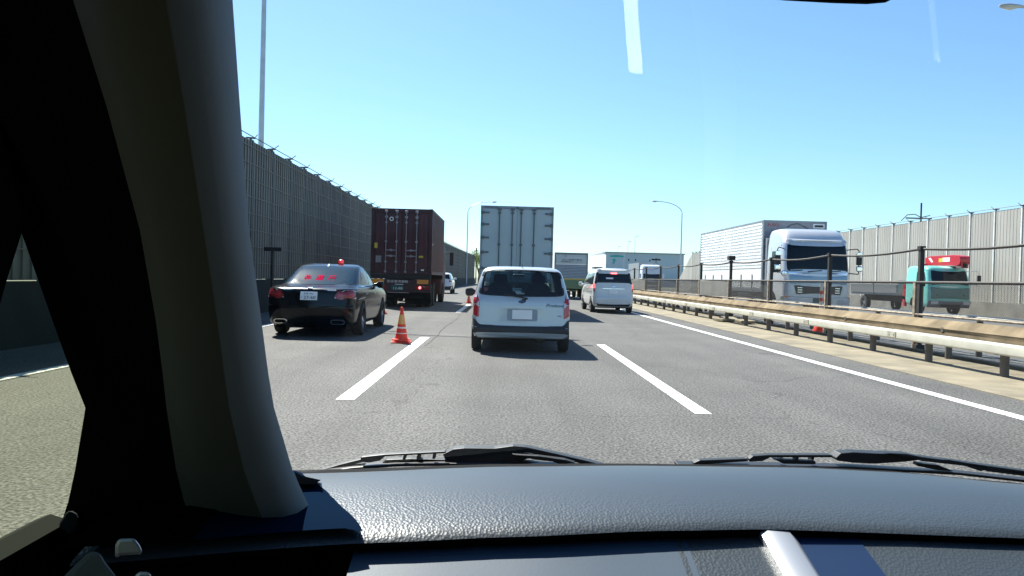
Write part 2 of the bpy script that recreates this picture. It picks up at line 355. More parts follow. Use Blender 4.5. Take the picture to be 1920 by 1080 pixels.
# ---------------------------------------------------------------- ground and roads (the road bends gently to the right)
def bend(d):
    d = max(0, d)
    return .00014*d*d if d < 200 else .00014*200*200+.056*(d-200)
YS = [-40+4*i for i in range(85)]+[300+25*i for i in range(29)]
def strip(name, m, x0, x1, z, ys=YS, top=None):
    mb = MB(); mb.grid([[(x0+bend(y), y, z), (x1+bend(y), y, z)] for y in ys]); return mb.build(name, m)
g = struct(MB().add([(-3000, -3000, -.06), (3000, -3000, -.06), (3000, 4000, -.06), (-3000, 4000, -.06)], [(0, 1, 2, 3)]).build('ground', M['land']))
struct(strip('road', M['asphalt'], -7.5, 6.18, 0))
struct(strip('opposite_road', M['asphalt2'], 8.66, 24.9, 0))
mb = MB(); mb.loops([[Vector((x+bend(y), y, z)) for x, z in ((6.18, -.05), (6.18, .012), (7.45, .02), (7.72, .022), (7.72, -.05))] for y in YS]); struct(mb.build('median_strip', M['conc']))
mb = MB(); mb.loops([[Vector((x+bend(y), y, z)) for x, z in ((7.72, -.05), (7.72, .005), (8.5, .005), (8.5, .05), (8.66, .05), (8.66, -.05))] for y in YS]); struct(mb.build('median_ground', M['dirt']))
YL = [y for y in YS if y < 320]
struct(strip('edge_line', M['line'], -5.68, -5.52, .004, YL)); struct(strip('edge_line', M['line'], 5.26, 5.44, .004, YL)); struct(strip('edge_line', M['line'], 10.35, 10.5, .004, YL))
def dashes(name, x, y0, per, ln, n, w=.17):
    mb = MB()
    for k in range(n):
        a = y0+per*k; mb.grid([[(x-w/2+bend(y), y, .004), (x+w/2+bend(y), y, .004)] for y in [a+ln*i/4 for i in range(5)]])
    struct(mb.build(name, M['line']))
dashes('lane_line', -1.55, 7.8-19.6, 19.6, 8.2, 14, .19); dashes('lane_line', 2.04, 7.45-19.6, 19.6, 7.8, 14, .17); dashes('lane_line', 13.5, 0, 20, 8, 12); dashes('lane_line', 17.1, 4, 20, 8, 12)
def seam(x, y0, y1, w, ph):
    mb = MB(); n_ = int((y1-y0)/.4); mb.grid([[(x+bend(y)+dx+.03*math.sin(y*.9+ph)+.012*math.sin(y*3.1+ph), y, .0035) for dx in (-w/2, w/2)] for y in [y0+(y1-y0)*i/n_ for i in range(n_+1)]]); struct(mb.build('road_seam', mat('tar_seam', (.065, .064, .06), 1, var=.3, vscale=5, spec=0)))
seam(-1.36, 14, 26, .012, 0)
# ---------------------------------------------------------------- noise barriers
def barrier(name, label, cm, X, face, d0, nb, spc, H, base, pm, postm, group=None, endslope=0, wire=True):
    t = thing(name, label, 'noise barrier', (X, d0, 0))
    rot = None
    def at(d): return Vector((bend(d)-0, d-d0, 0))
    # concrete base
    mb = MB(); ds = [d0+spc*i for i in range(nb+1)]
    mb.loops([[at(d)+Vector(q) for q in ((face*.28, 0, 0), (face*.22, 0, base), (-face*.28, 0, base), (-face*.34, 0, 0))] for d in ds]); mb.build('concrete_base', cm, t)
    # shared panel: backing, ribs, horizontal rails
    pb = MB(); L = spc-.1; z0, z1 = base+.02, H
    pb.box(-.05, .05, .05, .05+L, z0, z1)
    nr = 8; rd = .082 if face > 0 else .058
    for k in range(nr):
        y = .05+L*(k+.5)/nr; pb.prism([(y-.05, .045), (y-.035, .082), (y+.035, .082), (y+.05, .045)], 'z', z0+.01, z1-.01) if False else pb.box(min(face*.04, face*rd), max(face*.04, face*rd), y-.045, y+.045, z0+.01, z1-.01)
    k = z0+.5
    while k < z1-.1 and face > 0:
        pb.box(min(face*.05, face*.10), max(face*.05, face*.10), .05, .05+L, k-.012, k+.012); k += .5
    pme = pb.mesh('panel', pm)
    qb = MB(); qb.box(-.09, .09, -.055, .055, base-.25, H+.03); qme = qb.mesh('post', postm)
    bb = MB(); bb.box(-.04, .04, -.04, .04, H+.03, H+.12); bb.box(-.14, .14, -.05, .05, H+.08, H+.12); bb.cyl((face*.12, 0, H+.12), (face*.2, .12, H+.24), .015); bme = bb.mesh('bracket', M['post_dark'])
    for i in range(nb+1):
        p = at(ds[i]); dirn = math.atan2(-(bend(ds[i]+1)-bend(ds[i])), 1)
        po = bpy.data.objects.new('post', qme); COL.objects.link(po); po.parent = t; po.location = p; po.rotation_euler.z = dirn
        br = bpy.data.objects.new('bracket', bme); COL.objects.link(br); br.parent = po; br.rotation_euler = (0, 0, random.uniform(-.5, .5))
        if i < nb:
            pa = bpy.data.objects.new('panel', pme); COL.objects.link(pa); pa.parent = t; pa.location = p; pa.rotation_euler.z = dirn
    mb = MB(); mb.tube([at(d)+Vector((face*.1, 0, H+.12)) for d in ds], .014, 5); mb.build('top_cable', M['post_dark'], t)
    if endslope:
        d = ds[-1]; e = at(d+endslope); mb = MB(); a = at(d)
        mb.loops([[a+Vector((face*.05, .06, 0)), a+Vector((face*.05, .06, H)), a+Vector((-face*.05, .06, H)), a+Vector((-face*.05, .06, 0))],
                  [e+Vector((face*.05, 0, 0)), e+Vector((face*.05, 0, 1.6)), e+Vector((-face*.05, 0, 1.6)), e+Vector((-face*.05, 0, 0))]]); mb.build('end_panel', pm, t)
    return t
barrier('noise_barrier', 'tall dark ribbed noise barrier along the left shoulder behind the black sedan', mat('barrier_concrete_shaded', (.018, .021, .018), .9, var=.25, vscale=1.2), -7.75, 1, -4.2+.73, 72, 2.07, 5.25, 1.03, M['panel'], M['post_dark'])  # base uses a darker concrete copy, the wall's shade put into its colour
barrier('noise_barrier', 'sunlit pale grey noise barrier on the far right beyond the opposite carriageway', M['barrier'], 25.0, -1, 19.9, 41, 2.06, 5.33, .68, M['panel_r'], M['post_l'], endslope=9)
# ---------------------------------------------------------------- guard rails and median fence
def rail(name, label, X, d0, n, sp, prof, postr, posttop, rm, pm):
    t = thing(name, label, 'guardrail', (X, d0, 0))
    ds = [d0+sp*i for i in range(n)]
    mb = MB(); mb.loops([[Vector((x+bend(d), d-d0, z)) for x, z in prof] for d in [d0-1]+ds+[ds[-1]+1]]); mb.build('rail', rm, t, 50)
    if name == 'guardrail' and sp < 3:
        mb = MB()
        for i, d in enumerate(ds[::2]):
            cx_ = bend(d); x0 = min(p[0] for p in prof); x1 = max(p[0] for p in prof); z0 = min(p[1] for p in prof); z1 = max(p[1] for p in prof)
            mb.box(cx_+x0-.006, cx_+x0+.02, d-d0+.75, d-d0+1.05, z0+.03, z1-.03); mb.box(cx_+x0+.03, cx_+x1-.03, d-d0+.75, d-d0+1.05, z1-.01, z1+.005)
            for yy in (.82, .98): mb.cyl((cx_+x0-.016, d-d0+yy, (z0+z1)/2), (cx_+x0, d-d0+yy, (z0+z1)/2), .013, n=6)
        mb.build('splice_plates', M['splice'], t)
    pb = MB(); pb.cyl((0, 0, 0), (0, 0, posttop), postr, n=12); pb.box(-.14, .05, -.04, .04, posttop-.12, posttop-.04); pme = pb.mesh('post', pm, True)
    for d in ds:
        o = bpy.data.objects.new('post', pme); COL.objects.link(o); o.parent = t; o.location = (bend(d), d-d0, 0)
    return t
pipe = [(-.13+.075*math.cos(a), .43+.085*math.sin(a)) for a in [2*math.pi*i/14 for i in range(14)]]
rail('guardrail', 'cream box beam guardrail on round brown posts nearest to our carriageway', 7.5, 1.15, 75, 2.0, rpoly([(-.20, .35), (-.02, .35), (-.02, .515), (-.20, .515)], .035), .062, .46, M['rail'], M['railpost'])
wb = [(-.03, .40), (-.12, .44), (-.12, .50), (-.04, .55), (-.12, .60), (-.12, .67), (-.03, .71), (0, .71), (.0, .40)]
rail('guardrail', 'weathered tan corrugated guardrail in the middle of the median', 8.35, 2.0, 37, 4.0, [(-.12, .40), (-.13, .47), (-.12, .50), (-.145, .56), (.03, .70), (.07, .71), (.07, .40)], .06, .62, M['rustrail'], M['railpost'])
rail('guardrail', 'pale guardrail behind the dark median fence on the opposite carriageway edge', 9.3, 2.6, 37, 4.0, [(.0, .72), (-.03, .73), (-.03, .76), (.01, .785), (.05, .785), (.05, .72)], .06, .7, M['rail'], M['railpost'])
t = thing('median_fence', 'dark steel median fence with tall posts, cables and mesh panels', 'fence', (8.78, 2.45, 0))
SP = 4.45; NP = 22
pb = MB(); pb.box(-.045, .045, -.045, .045, .02, 2.15); pb.box(-.06, .06, -.06, .06, 2.10, 2.18); pb.box(-.09, .09, -.075, .075, .02, .12); pme = pb.mesh('fence_post', M['dark'])
cb = MB(); cb.box(-.055, .06, .10, .19, .02, 1.42); cme = cb.mesh('brace_post', M['rusty'])
mpb = MB(); mpb.add([(0, .22, .77), (0, SP-.1, .77), (0, SP-.1, 1.40), (0, .22, 1.40)], [(0, 1, 2, 3)]); mme = mpb.mesh('mesh_panel', M['mesh']); mme2 = mpb.mesh('mesh_panel', M['mesh2'])
spb = MB(); spb.box(-.02, .02, .22, SP-.1, .77, 1.40)
for k in range(14): spb.box(-.035, .02, .22, SP-.1, .78+k*.045, .795+k*.045)
sme = spb.mesh('solid_panel', M['panel_r'])
for i in range(NP):
    d = 2.45+SP*i; b0 = bend(d)
    o = bpy.data.objects.new('fence_post', pme); COL.objects.link(o); o.parent = t; o.location = (b0, SP*i, 0)
    o2 = bpy.data.objects.new('brace_post', cme); COL.objects.link(o2); o2.parent = o
    q = bpy.data.objects.new('panel', sme if i in (6, 10, 11) else (mme if i < 5 else mme2)); COL.objects.link(q); q.parent = t; q.location = (b0, SP*i, 0)
pts = [Vector((bend(2.45+SP*i), SP*i, 2.12)) for i in range(NP)]
cb = MB()
for a, b in zip(pts, pts[1:]):
    seg = [a.lerp(b, k/6)+Vector((0, 0, -.07*math.sin(math.pi*k/6))) for k in range(7)]; cb.tube(seg, .027, 6)
cb.build('top_cable', M['dark'], t)
cb = MB(); cb.tube([p+Vector((-.03, 0, -.70)) for p in pts], .03, 6); cb.build('middle_rail', M['dark'], t)
cb = MB(); cb.tube([p+Vector((-.03, 0, -1.37)) for p in pts], .025, 6); cb.build('bottom_rail', M['rusty'], t)
cb = MB(); cb.box(-.12, .12, -.15, .15, 2.2, 2.36); cb.cyl((0, 0, 2.1), (0, 0, 2.25), .03); o = cb.build('camera_box', M['dark'], t, bevel=.02); o.location = (bend(29), SP*6, 0)
for k, (x, y, s) in enumerate(((7.6, 25.3, .3), (8.0, 24.6, .24), (7.9, 26.0, .26))):
    mb = MB(); mb.box(-s, s, -.35, .35, 0, .09); o = mb.build('kerb_block', M['conc'], None, bevel=.02); o.location = (x, y, .04); o.rotation_euler = (.03*k, 0, .2-.15*k)
    tag(o, ['tan concrete slab lying on the median, nearest our lane', 'smaller tan concrete slab on the median, closest to the camera', 'tan concrete slab on the median, farthest of the three'][k], 'concrete slab', 'broken concrete slabs on the median')
# delineator cone on the median
def cone(label, loc, h=.7, s=1.0, rz=0):
    t = thing('traffic_cone', label, 'traffic cone', loc, rz, 'orange traffic cones')
    mb = MB(); mb.prism(rect(-.2, .2, -.2, .2, .05), 'z', 0, .03); mb.build('base', M['cone'], t, bevel=.006)
    def r(z): return .15-.12*z/.7
    mb = MB(); mb.lathe([(r(.03)+.0, .03), (r(.7), .7), (r(.7)-.012, .7)], (0, 0, 0), 'z', 24); mb.build('cone_body', M['cone'], t, True)
    for a, b in ((.31, .34), (.20, .215)):
        mb = MB(); mb.lathe([(r(a), a), (r(a)+.004, a), (r(b)+.004, b), (r(b), b)], (0, 0, 0), 'z', 24); mb.build('band', M['conew'], t, True)
    mb = MB(); mb.lathe([(r(.40)+.004, .40), (r(.60)+.005, .60), (r(.60), .60)], (0, 0, 0), 'z', 24); mb.build('reflective_sleeve', M['conesl'], t, True)
    mb = MB(); mb.lathe([(.001, .76), (.02, .755), (.034, .73), (.034, .69), (.026, .685)], (0, 0, 0), 'z', 16); mb.build('tip', M['cone'], t, True)
    for k, (n, _) in enumerate((('weight', 0),)):
        mb = MB(); mb.lathe([(r(.05)+.005, .05), (r(.05)+.055, .055), (r(.05)+.05, .085), (r(.05)+.002, .09)], (0, 0, 0), 'z', 20); mb.build('weight_ring', M['cone'], t, True)
    t.scale = (s, s, s); return t
M['conesl'] = mat('cone_sleeve', (.85, .42, .12), .35, var=.1)
cone('orange cone with pale yellow sleeve standing behind the black sedan, nearest of the cones', (-1.83, 14.55, 0), s=.9)
cone('orange cone mostly hidden beside the front right wheel of the black sedan', (-3.84, 25.3, 0), s=.8)
cone('tiny distant orange cone beside the dashed line, right of the red container', (-1.45, 37.5, 0), s=.75)
t = thing('delineator_post', 'red and white striped post on the median behind the tan guardrail', 'road post', (8.95, 21.0, 0))
part('pole', M['conew'], t, lambda b: b.cyl((0, 0, 0), (0, 0, 1.32), .045, n=14), True)
for z in (.55, .85, 1.05): part('red_band', M['cone'], t, lambda b: b.cyl((0, 0, z), (0, 0, z+.09), .05, n=14), True)
part('base', M['cone'], t, lambda b: b.lathe([(.2, 0), (.2, .03), (.07, .3), (.001, .3)], (0, 0, 0), 'z', 16), True)
t.location.z = .02
# ---------------------------------------------------------------- lamps, signs, far things
def lamp(label, x, y, h, side, reach=4.0):
    t = thing('street_lamp', label, 'street lamp', (x, y, 0), 0, 'tall curved motorway lamps')
    mb = MB(); mb.cyl((0, 0, 0), (0, 0, 1.2), .14, .13, 12); mb.cyl((0, 0, 1.2), (0, 0, h-1.9), .11, .075, 12); mb.build('pole', M['galv'], t, True)
    pts = [Vector((side*reach*(1-math.cos(a))*.95 if a < 1.6 else 0, 0, h-1.9+1.75*math.sin(a))) for a in [math.pi/2*k/10 for k in range(11)]]
    mb = MB(); mb.tube(pts, .055, 8); mb.build('arm', M['galv'], t, True)
    e = pts[-1]; mb = MB()
    mb.loops([[Vector((e.x+side*dx, w*math.cos(a), e.z+.02+hh*math.sin(a))) for a in [2*math.pi*i/12 for i in range(12)]] for dx, w, hh in ((-.15, .05, .05), (.1, .13, .08), (.5, .17, .11), (.8, .13, .09), (.92, .04, .03))])
    hd = mb.build('lamp_head', M['galv'], t, True)
    mb = MB(); mb.loops([[Vector((e.x+side*dx, w*math.cos(a), e.z-.05+hh*math.sin(a))) for a in [2*math.pi*i/12 for i in range(12)]] for dx, w, hh in ((.18, .08, .05), (.45, .13, .12), (.72, .08, .05))]); mb.build('lens', M['lampclear'], hd, True)
    return t
lamp('tall lamp pole rising behind the left noise barrier, cut off at the top', -8.35, 26.6, 13.6, 1)
lamp('distant curved lamp behind the left barrier, beside the white truck', -5.35, 125, 13.8, 1)
lamp('distant curved lamp with arm to the left, above the oncoming lorries', 27.9, 117, 13.8, -1)
lamp('nearest right lamp whose head shows in the top right corner', 26.3, 33.2, 13.9, -1)
lamp('far thin lamp mast above the warehouse, tallest in the cluster', 46.5, 262, 17, 1, .3)
lamp('far thin lamp mast above the warehouse, middle of the cluster', 50.5, 300, 17, 1, .3)
lamp('far thin lamp mast above the warehouse, shortest and leftmost', 53.5, 345, 17, 1, .3)
t = thing('warehouse', 'long pale blue grey warehouse with flat roof beyond the road', 'warehouse', (23, 200, 0))
mb = MB(); mb.prism([(5, 0), (25.5, 0), (25.5, 30), (5, 30)], 'z', -.05, 8.6); mb.build('wall', M['panel_side'], t)
mb = MB(); mb.prism([(0, 40), (4.98, 0), (4.98, 30), (2, 42)], 'z', -.05, 8.2); mb.build('side_wing', M['boxl'], t)
mb = MB(); mb.box(4.7, 25.8, -.3, 30.3, 8.6, 8.85); mb.build('roof', M['boxd'], t)
for x in (6.2, 7.0, 7.8, 8.6, 10.8, 12.6, 16.4): part('window', M['glass'], t, lambda b: b.box(x, x+.32, -.05, .02, 6.6, 7.1))
part('window', M['glass'], t, lambda b: b.box(6.8, 8.5, -.05, .02, 7.7, 8.0)).name = 'window'
t = thing('road_sign', 'teal direction sign on a bracket in front of the warehouse', 'road sign', (22.9, 140, 0))
part('pole', M['galv'], t, lambda b: b.cyl((0, 0, 0), (0, 0, 6.4), .1), True)
part('bracket', M['galv'], t, lambda b: b.box(-2.7, 0, -.03, .03, 5.2, 5.3).box(-2.7, 0, -.03, .03, 4.4, 4.5))
part('sign_board', M['signg'], t, lambda b: b.box(-2.6, -.1, -.09, -.04, 5.62, 5.95))
part('sign_panel', M['panel_side'], t, lambda b: b.box(-2.5, -.3, -.09, -.04, 4.3, 5.45))
part('arrow', M['signg'], t, lambda b: b.prism([(-2.1, 4.4), (-1.8, 4.4), (-1.6, 5.0), (-1.35, 5.0), (-1.8, 5.4), (-2.3, 5.1), (-1.95, 5.0)], 'y', -.11, -.092))
t = thing('dark_sign', 'small dark sign seen edge on above the far guardrail', 'sign', (24.3, 118, 0))
part('pole', M['dark'], t, lambda b: b.cyl((0, 0, 0), (0, 0, 5.0), .06)); part('board', M['dark'], t, lambda b: b.box(-.7, .7, -.04, .04, 4.6, 4.85))
t = thing('dark_post', 'dark T shaped post against the left barrier behind the black sedan', 'post', (-7.15, 24.2, 0))
part('pole', M['black'], t, lambda b: b.cyl((0, 0, 0), (0, 0, 2.0), .045)); part('crossbar', M['black'], t, lambda b: b.box(-.27, .27, -.05, .05, 1.94, 2.06))
t = thing('antenna_mast', 'thin antenna mast behind the right noise barrier', 'antenna', (27.5, 49.5, 0))
part('pole', M['dark'], t, lambda b: b.cyl((0, 0, 0), (0, 0, 6.9), .05)); part('crossarm', M['dark'], t, lambda b: b.box(-1.0, .7, -.03, .03, 5.85, 5.93).tube([(-1.3, 0, 5.7), (-.9, 0, 6.1), (-.4, 0, 6.15), (0, 0, 5.95), (.6, 0, 6.1)], .025))
t = thing('utility_pole', 'slim pole beside the green tree left of the white truck', 'utility pole', (-5.0, 165, 0)); part('pole', M['dark'], t, lambda b: b.cyl((0, 0, 0), (0, 0, 7.6), .12)); part('crossarm', M['dark'], t, lambda b: b.box(-.5, .5, -.05, .05, 6.9, 7.05))
def tree(label, x, y, h, w, nl=2200):
    t = thing('tree', label, 'tree', (x, y, 0)); rnd = random.Random(int(x*7+y))
    mb = MB(); mb.cyl((0, 0, 0), (.1, 0, h*.45), .22, .14); br = []
    for k in range(9):
        a = rnd.uniform(0, 6.28); e = Vector((math.cos(a)*w*.35*rnd.uniform(.4, 1), math.sin(a)*w*.35, h*rnd.uniform(.55, .88))); mb.cyl((0, 0, h*rnd.uniform(.25, .45)), e, .09, .03, 6); br.append(e)
    mb.build('trunk', M['bark'], t)
    mb = MB()
    cl = [(e+Vector((rnd.uniform(-.4, .4), rnd.uniform(-.4, .4), rnd.uniform(-.3, .4))), w*rnd.uniform(.14, .26)) for e in br for _ in range(2)]
    for _ in range(nl):
        c, r = rnd.choice(cl); v = Vector((rnd.gauss(0, 1), rnd.gauss(0, 1), rnd.gauss(0, .8))).normalized()*r*rnd.uniform(.5, 1.05); p = c+v
        a = Vector((rnd.gauss(0, 1), rnd.gauss(0, 1), rnd.gauss(0, 1))).normalized(); b = a.orthogonal().normalized(); s = rnd.uniform(.07, .16)
        mb.add([p-a*s, p-b*s*.6, p+a*s, p+b*s*.6], [(0, 1, 2, 3)])
    mb.build('crown', M['leaf'], t); return t
tree('bright green tree at the end of the left noise barrier', -4.2, 158, 6.8, 5.5)
# ---------------------------------------------------------------- silver wagon directly ahead
def cut(o, cutter):                 # boolean difference, baked
    md = o.modifiers.new('cut', 'BOOLEAN'); md.operation = 'DIFFERENCE'; md.solver = 'EXACT'; md.object = cutter
    try: md.material_mode = 'TRANSFER'
    except Exception: pass
    dg = bpy.context.evaluated_depsgraph_get(); dg.update()
    me = bpy.data.meshes.new_from_object(o.evaluated_get(dg)); o.modifiers.clear(); o.data = me; bpy.data.objects.remove(cutter)
def wagon():
    t = thing('station_wagon', 'silver white small estate car with black rear bumper directly ahead', 'car', (.40, 12.98, 0))
    lv = [(.25, .14, 4.05, .76, .10, .0), (.31, .03, 4.15, .80, .07, .02), (.38, .0, 4.2, .835, .07, .02), (.455, .0, 4.2, .842, .07, .02), (.475, .045, 4.19, .842, .07, .02), (.62, .055, 4.19, .845, .07, .02), (.80, .07, 4.15, .84, .07, .03), (.90, .08, 4.0, .835, .07, .03),
          (.96, .10, 3.5, .83, .12, .03), (1.0, .12, 3.05, .815, .12, .03), (1.2, .18, 2.75, .765, .12, .03), (1.36, .24, 2.5, .715, .13, .03), (1.44, .28, 2.38, .675, .15, .03), (1.49, .36, 2.25, .60, .16, .03), (1.515, .52, 2.05, .48, .2, .02), (1.525, .8, 1.8, .30, .2, .0)]
    mb = stack(lv, nside=12); bv = bvh(mb); body = mb.build('body', [M['silver'], M['cabin']], t, True)
    win = rpoly([(-.725, 1.02), (-.60, 1.0), (0, .985), (.60, 1.0), (.725, 1.02), (.66, 1.43), (0, 1.462), (-.66, 1.43)], [.1, .1, .3, .1, .1, .07, .3, .07])
    cb = MB(); cb.prism([(x*.97, z) for x, z in win], 'y', -.4, 5.0); co = cb.build('cutter', M['cabin']); co.location = t.location
    body.parent = None; body.location = t.location; cut(body, co); body.location = (0, 0, 0); body.parent = t; t.scale = (1.02, 1, .985)
    for p in body.data.polygons:
        pass
    # glass panes
    ppart('rear_window', M['pane'], t, bv, win, off=-.004)
    fr = MB()
    outer = win; inner = [(x*.955, 1.22+(z-1.22)*.93) for x, z in win]; n = len(win)
    def onb(x, z, o):
        h = bv.ray_cast(Vector((x, -3, z)), Vector((0, 1, 0))); return h[0]+h[1]*o if h[0] else Vector((x, .2, z))
    A = [onb(x, z, .006) for x, z in outer]; B = [onb(x, z, .004) for x, z in inner]
    for i in range(n): fr.add([A[i], A[(i+1) % n], B[(i+1) % n], B[i]], [(0, 1, 2, 3)])
    fr.build('window_frit', M['black'], t, True)
    # windscreen at the front end of the cavity, seats, mirror
    part('windscreen', M['pane'], t, lambda b: b.add([(-.62, 2.9, 1.03), (.62, 2.9, 1.03), (.55, 2.42, 1.43), (-.55, 2.42, 1.43)], [(0, 1, 2, 3)]))
    for sx in (-.36, .36):
        s = part('front_seat', M['fabric'], t, lambda b: b.prism(rpoly([(sx-.24, .6), (sx+.24, .6), (sx+.23, 1.12), (sx+.15, 1.22), (sx-.15, 1.22), (sx-.23, 1.12)], .06), 'y', 1.75, 1.9), bevel=.03)
        part('headrest', M['fabric'], s, lambda b: b.prism(rect(sx-.13, sx+.13, 1.20, 1.38, .05), 'y', 1.77, 1.87), bevel=.02)
    for sx in (-.36, .36): part('rear_seat', M['fabric'], t, lambda b: b.prism(rpoly([(sx-.30, .5), (sx+.30, .5), (sx+.29, 1.07), (sx-.29, 1.07)], .08), 'y', .95, 1.1), bevel=.03)
    part('driver', M['fabric'], t, lambda b: b.lathe([(.001, 1.46), (.07, 1.43), (.1, 1.34), (.085, 1.24), (.055, 1.18), (.13, 1.12), (.24, 1.02), (.26, .8), (.001, .8)], (.36, 2.0, 0), 'z', 16), True)
    part('interior_mirror', M['silvtrim'], t, lambda b: b.box(-.11, .11, 2.35, 2.37, 1.33, 1.39), bevel=.01)
    # bumper
    bl = ppart('rear_bumper', M['bumperg'], t, bv, rpoly([(-.845, .325), (.845, .325), (.845, .61), (.775, .59), (.70, .485), (0, .462), (-.70, .485), (-.775, .59), (-.845, .61)], .03), off=.018)
    ppart('bumper_skirt', M['silver'], t, bv, rpoly([(-.79, .262), (.79, .262), (.83, .335), (0, .318), (-.83, .335)], .015), off=.022)
    ppart('tailgate_seam', M['blackm'], t, bv, rpoly([(-.72, .52), (-.69, .495), (0, .474), (.69, .495), (.72, .52), (.72, .51), (.69, .485), (0, .464), (-.69, .485), (-.72, .51)], 0), off=.003)
    for s in (-1, 1):
        f = (lambda p: p) if s > 0 else mir
        lamp_ = ppart('tail_lamp', M['lampred'], t, bv, f(rpoly([(.71, .62), (.842, .605), (.842, .97), (.80, 1.08), (.745, 1.03), (.705, .88)], .02)), off=.012)
        ppart('clear_lens', M['lampclear'], lamp_, bv, f(rect(.712, .841, .80, .895, .01)), off=.016)
        part('lens_highlight', M['white'], lamp_, lambda b: b.add([(0, 0, 0), (0, .001, 0), (0, 0, .001)], [(0, 1, 2)])) if False else None
        for yy in (.42, 1.5, 2.3):
            pass
        ppart('side_window', M['glass'], t, bv, rpoly([(.45, 1.0), (2.6, 1.0), (2.25, 1.38), (.55, 1.38)], .06), 'x+' if s > 0 else 'x-', .003)
        m_ = MB(); m_.loops([[Vector((s*(.84+.19*k), 2.72+.03*math.cos(a)*1.5, 1.0+hh*math.sin(a))) for a in [2*math.pi*i/12 for i in range(12)]] for k, hh in ((0, .03), (.2, .05), (.45, .085), (1.0, .085), (1.15, .05))])
        m_.build('door_mirror', M['black'], t, True)
    # garnish, plate, emblem, lettering, wiper
    ppart('tailgate_handle', M['silver'], t, bv, rpoly([(-.36, .785), (.36, .785), (.32, .835), (-.32, .835)], .02), off=.03)
    part('plate_recess', M['bumperg'], t, lambda b: b.box(-.22, .24, .045, .06, .585, .79), bevel=.01) if False else None
    ppart('plate_recess', mat('recess', (.30, .36, .40), .5), t, bv, rect(-.24, .27, .57, .775, .03), off=.002)
    ppart('number_plate', M['white'], t, bv, rect(-.155, .18, .60, .76, .008), off=.014)
    ppart('emblem', M['navy'], t, bv, rpoly([(-.05, .885), (0, .87), (.05, .885), (.06, .91), (0, .93), (-.06, .91)], .015), off=.008)
    txt('Probox', .075, M['navy'], t, (.55, .045, .845), shear=.3, width=.30)
    txt('GL', .035, M['navy'], t, (.64, .04, .665), width=.07)
    w = part('rear_wiper', M['black'], t, lambda b: b.tube([(.02, .06, .93), (.10, .05, .96), (-.30, .075, 1.03)], .012, 6).box(.0, .07, .05, .09, .90, .95))
    part('high_antenna', M['black'], t, lambda b: b.cyl((0, .42, 1.49), (0, .36, 1.55), .008))
    part('underbody', M['blackm'], t, lambda b: b.box(-.62, .62, .25, 3.9, .22, .34)); part('exhaust', M['dark'], t, lambda b: b.lathe([(.001, .5), (.11, .5), (.12, .46), (.12, .20), (.10, .16), (.001, .16)], (.33, 0, .30), 'y', 14), True)
    for s in (-1, 1):
        for yy in (.62, 3.25): wheel(t, s*.755, yy, .305, .165, .19, side=s)
    return t
wagon()
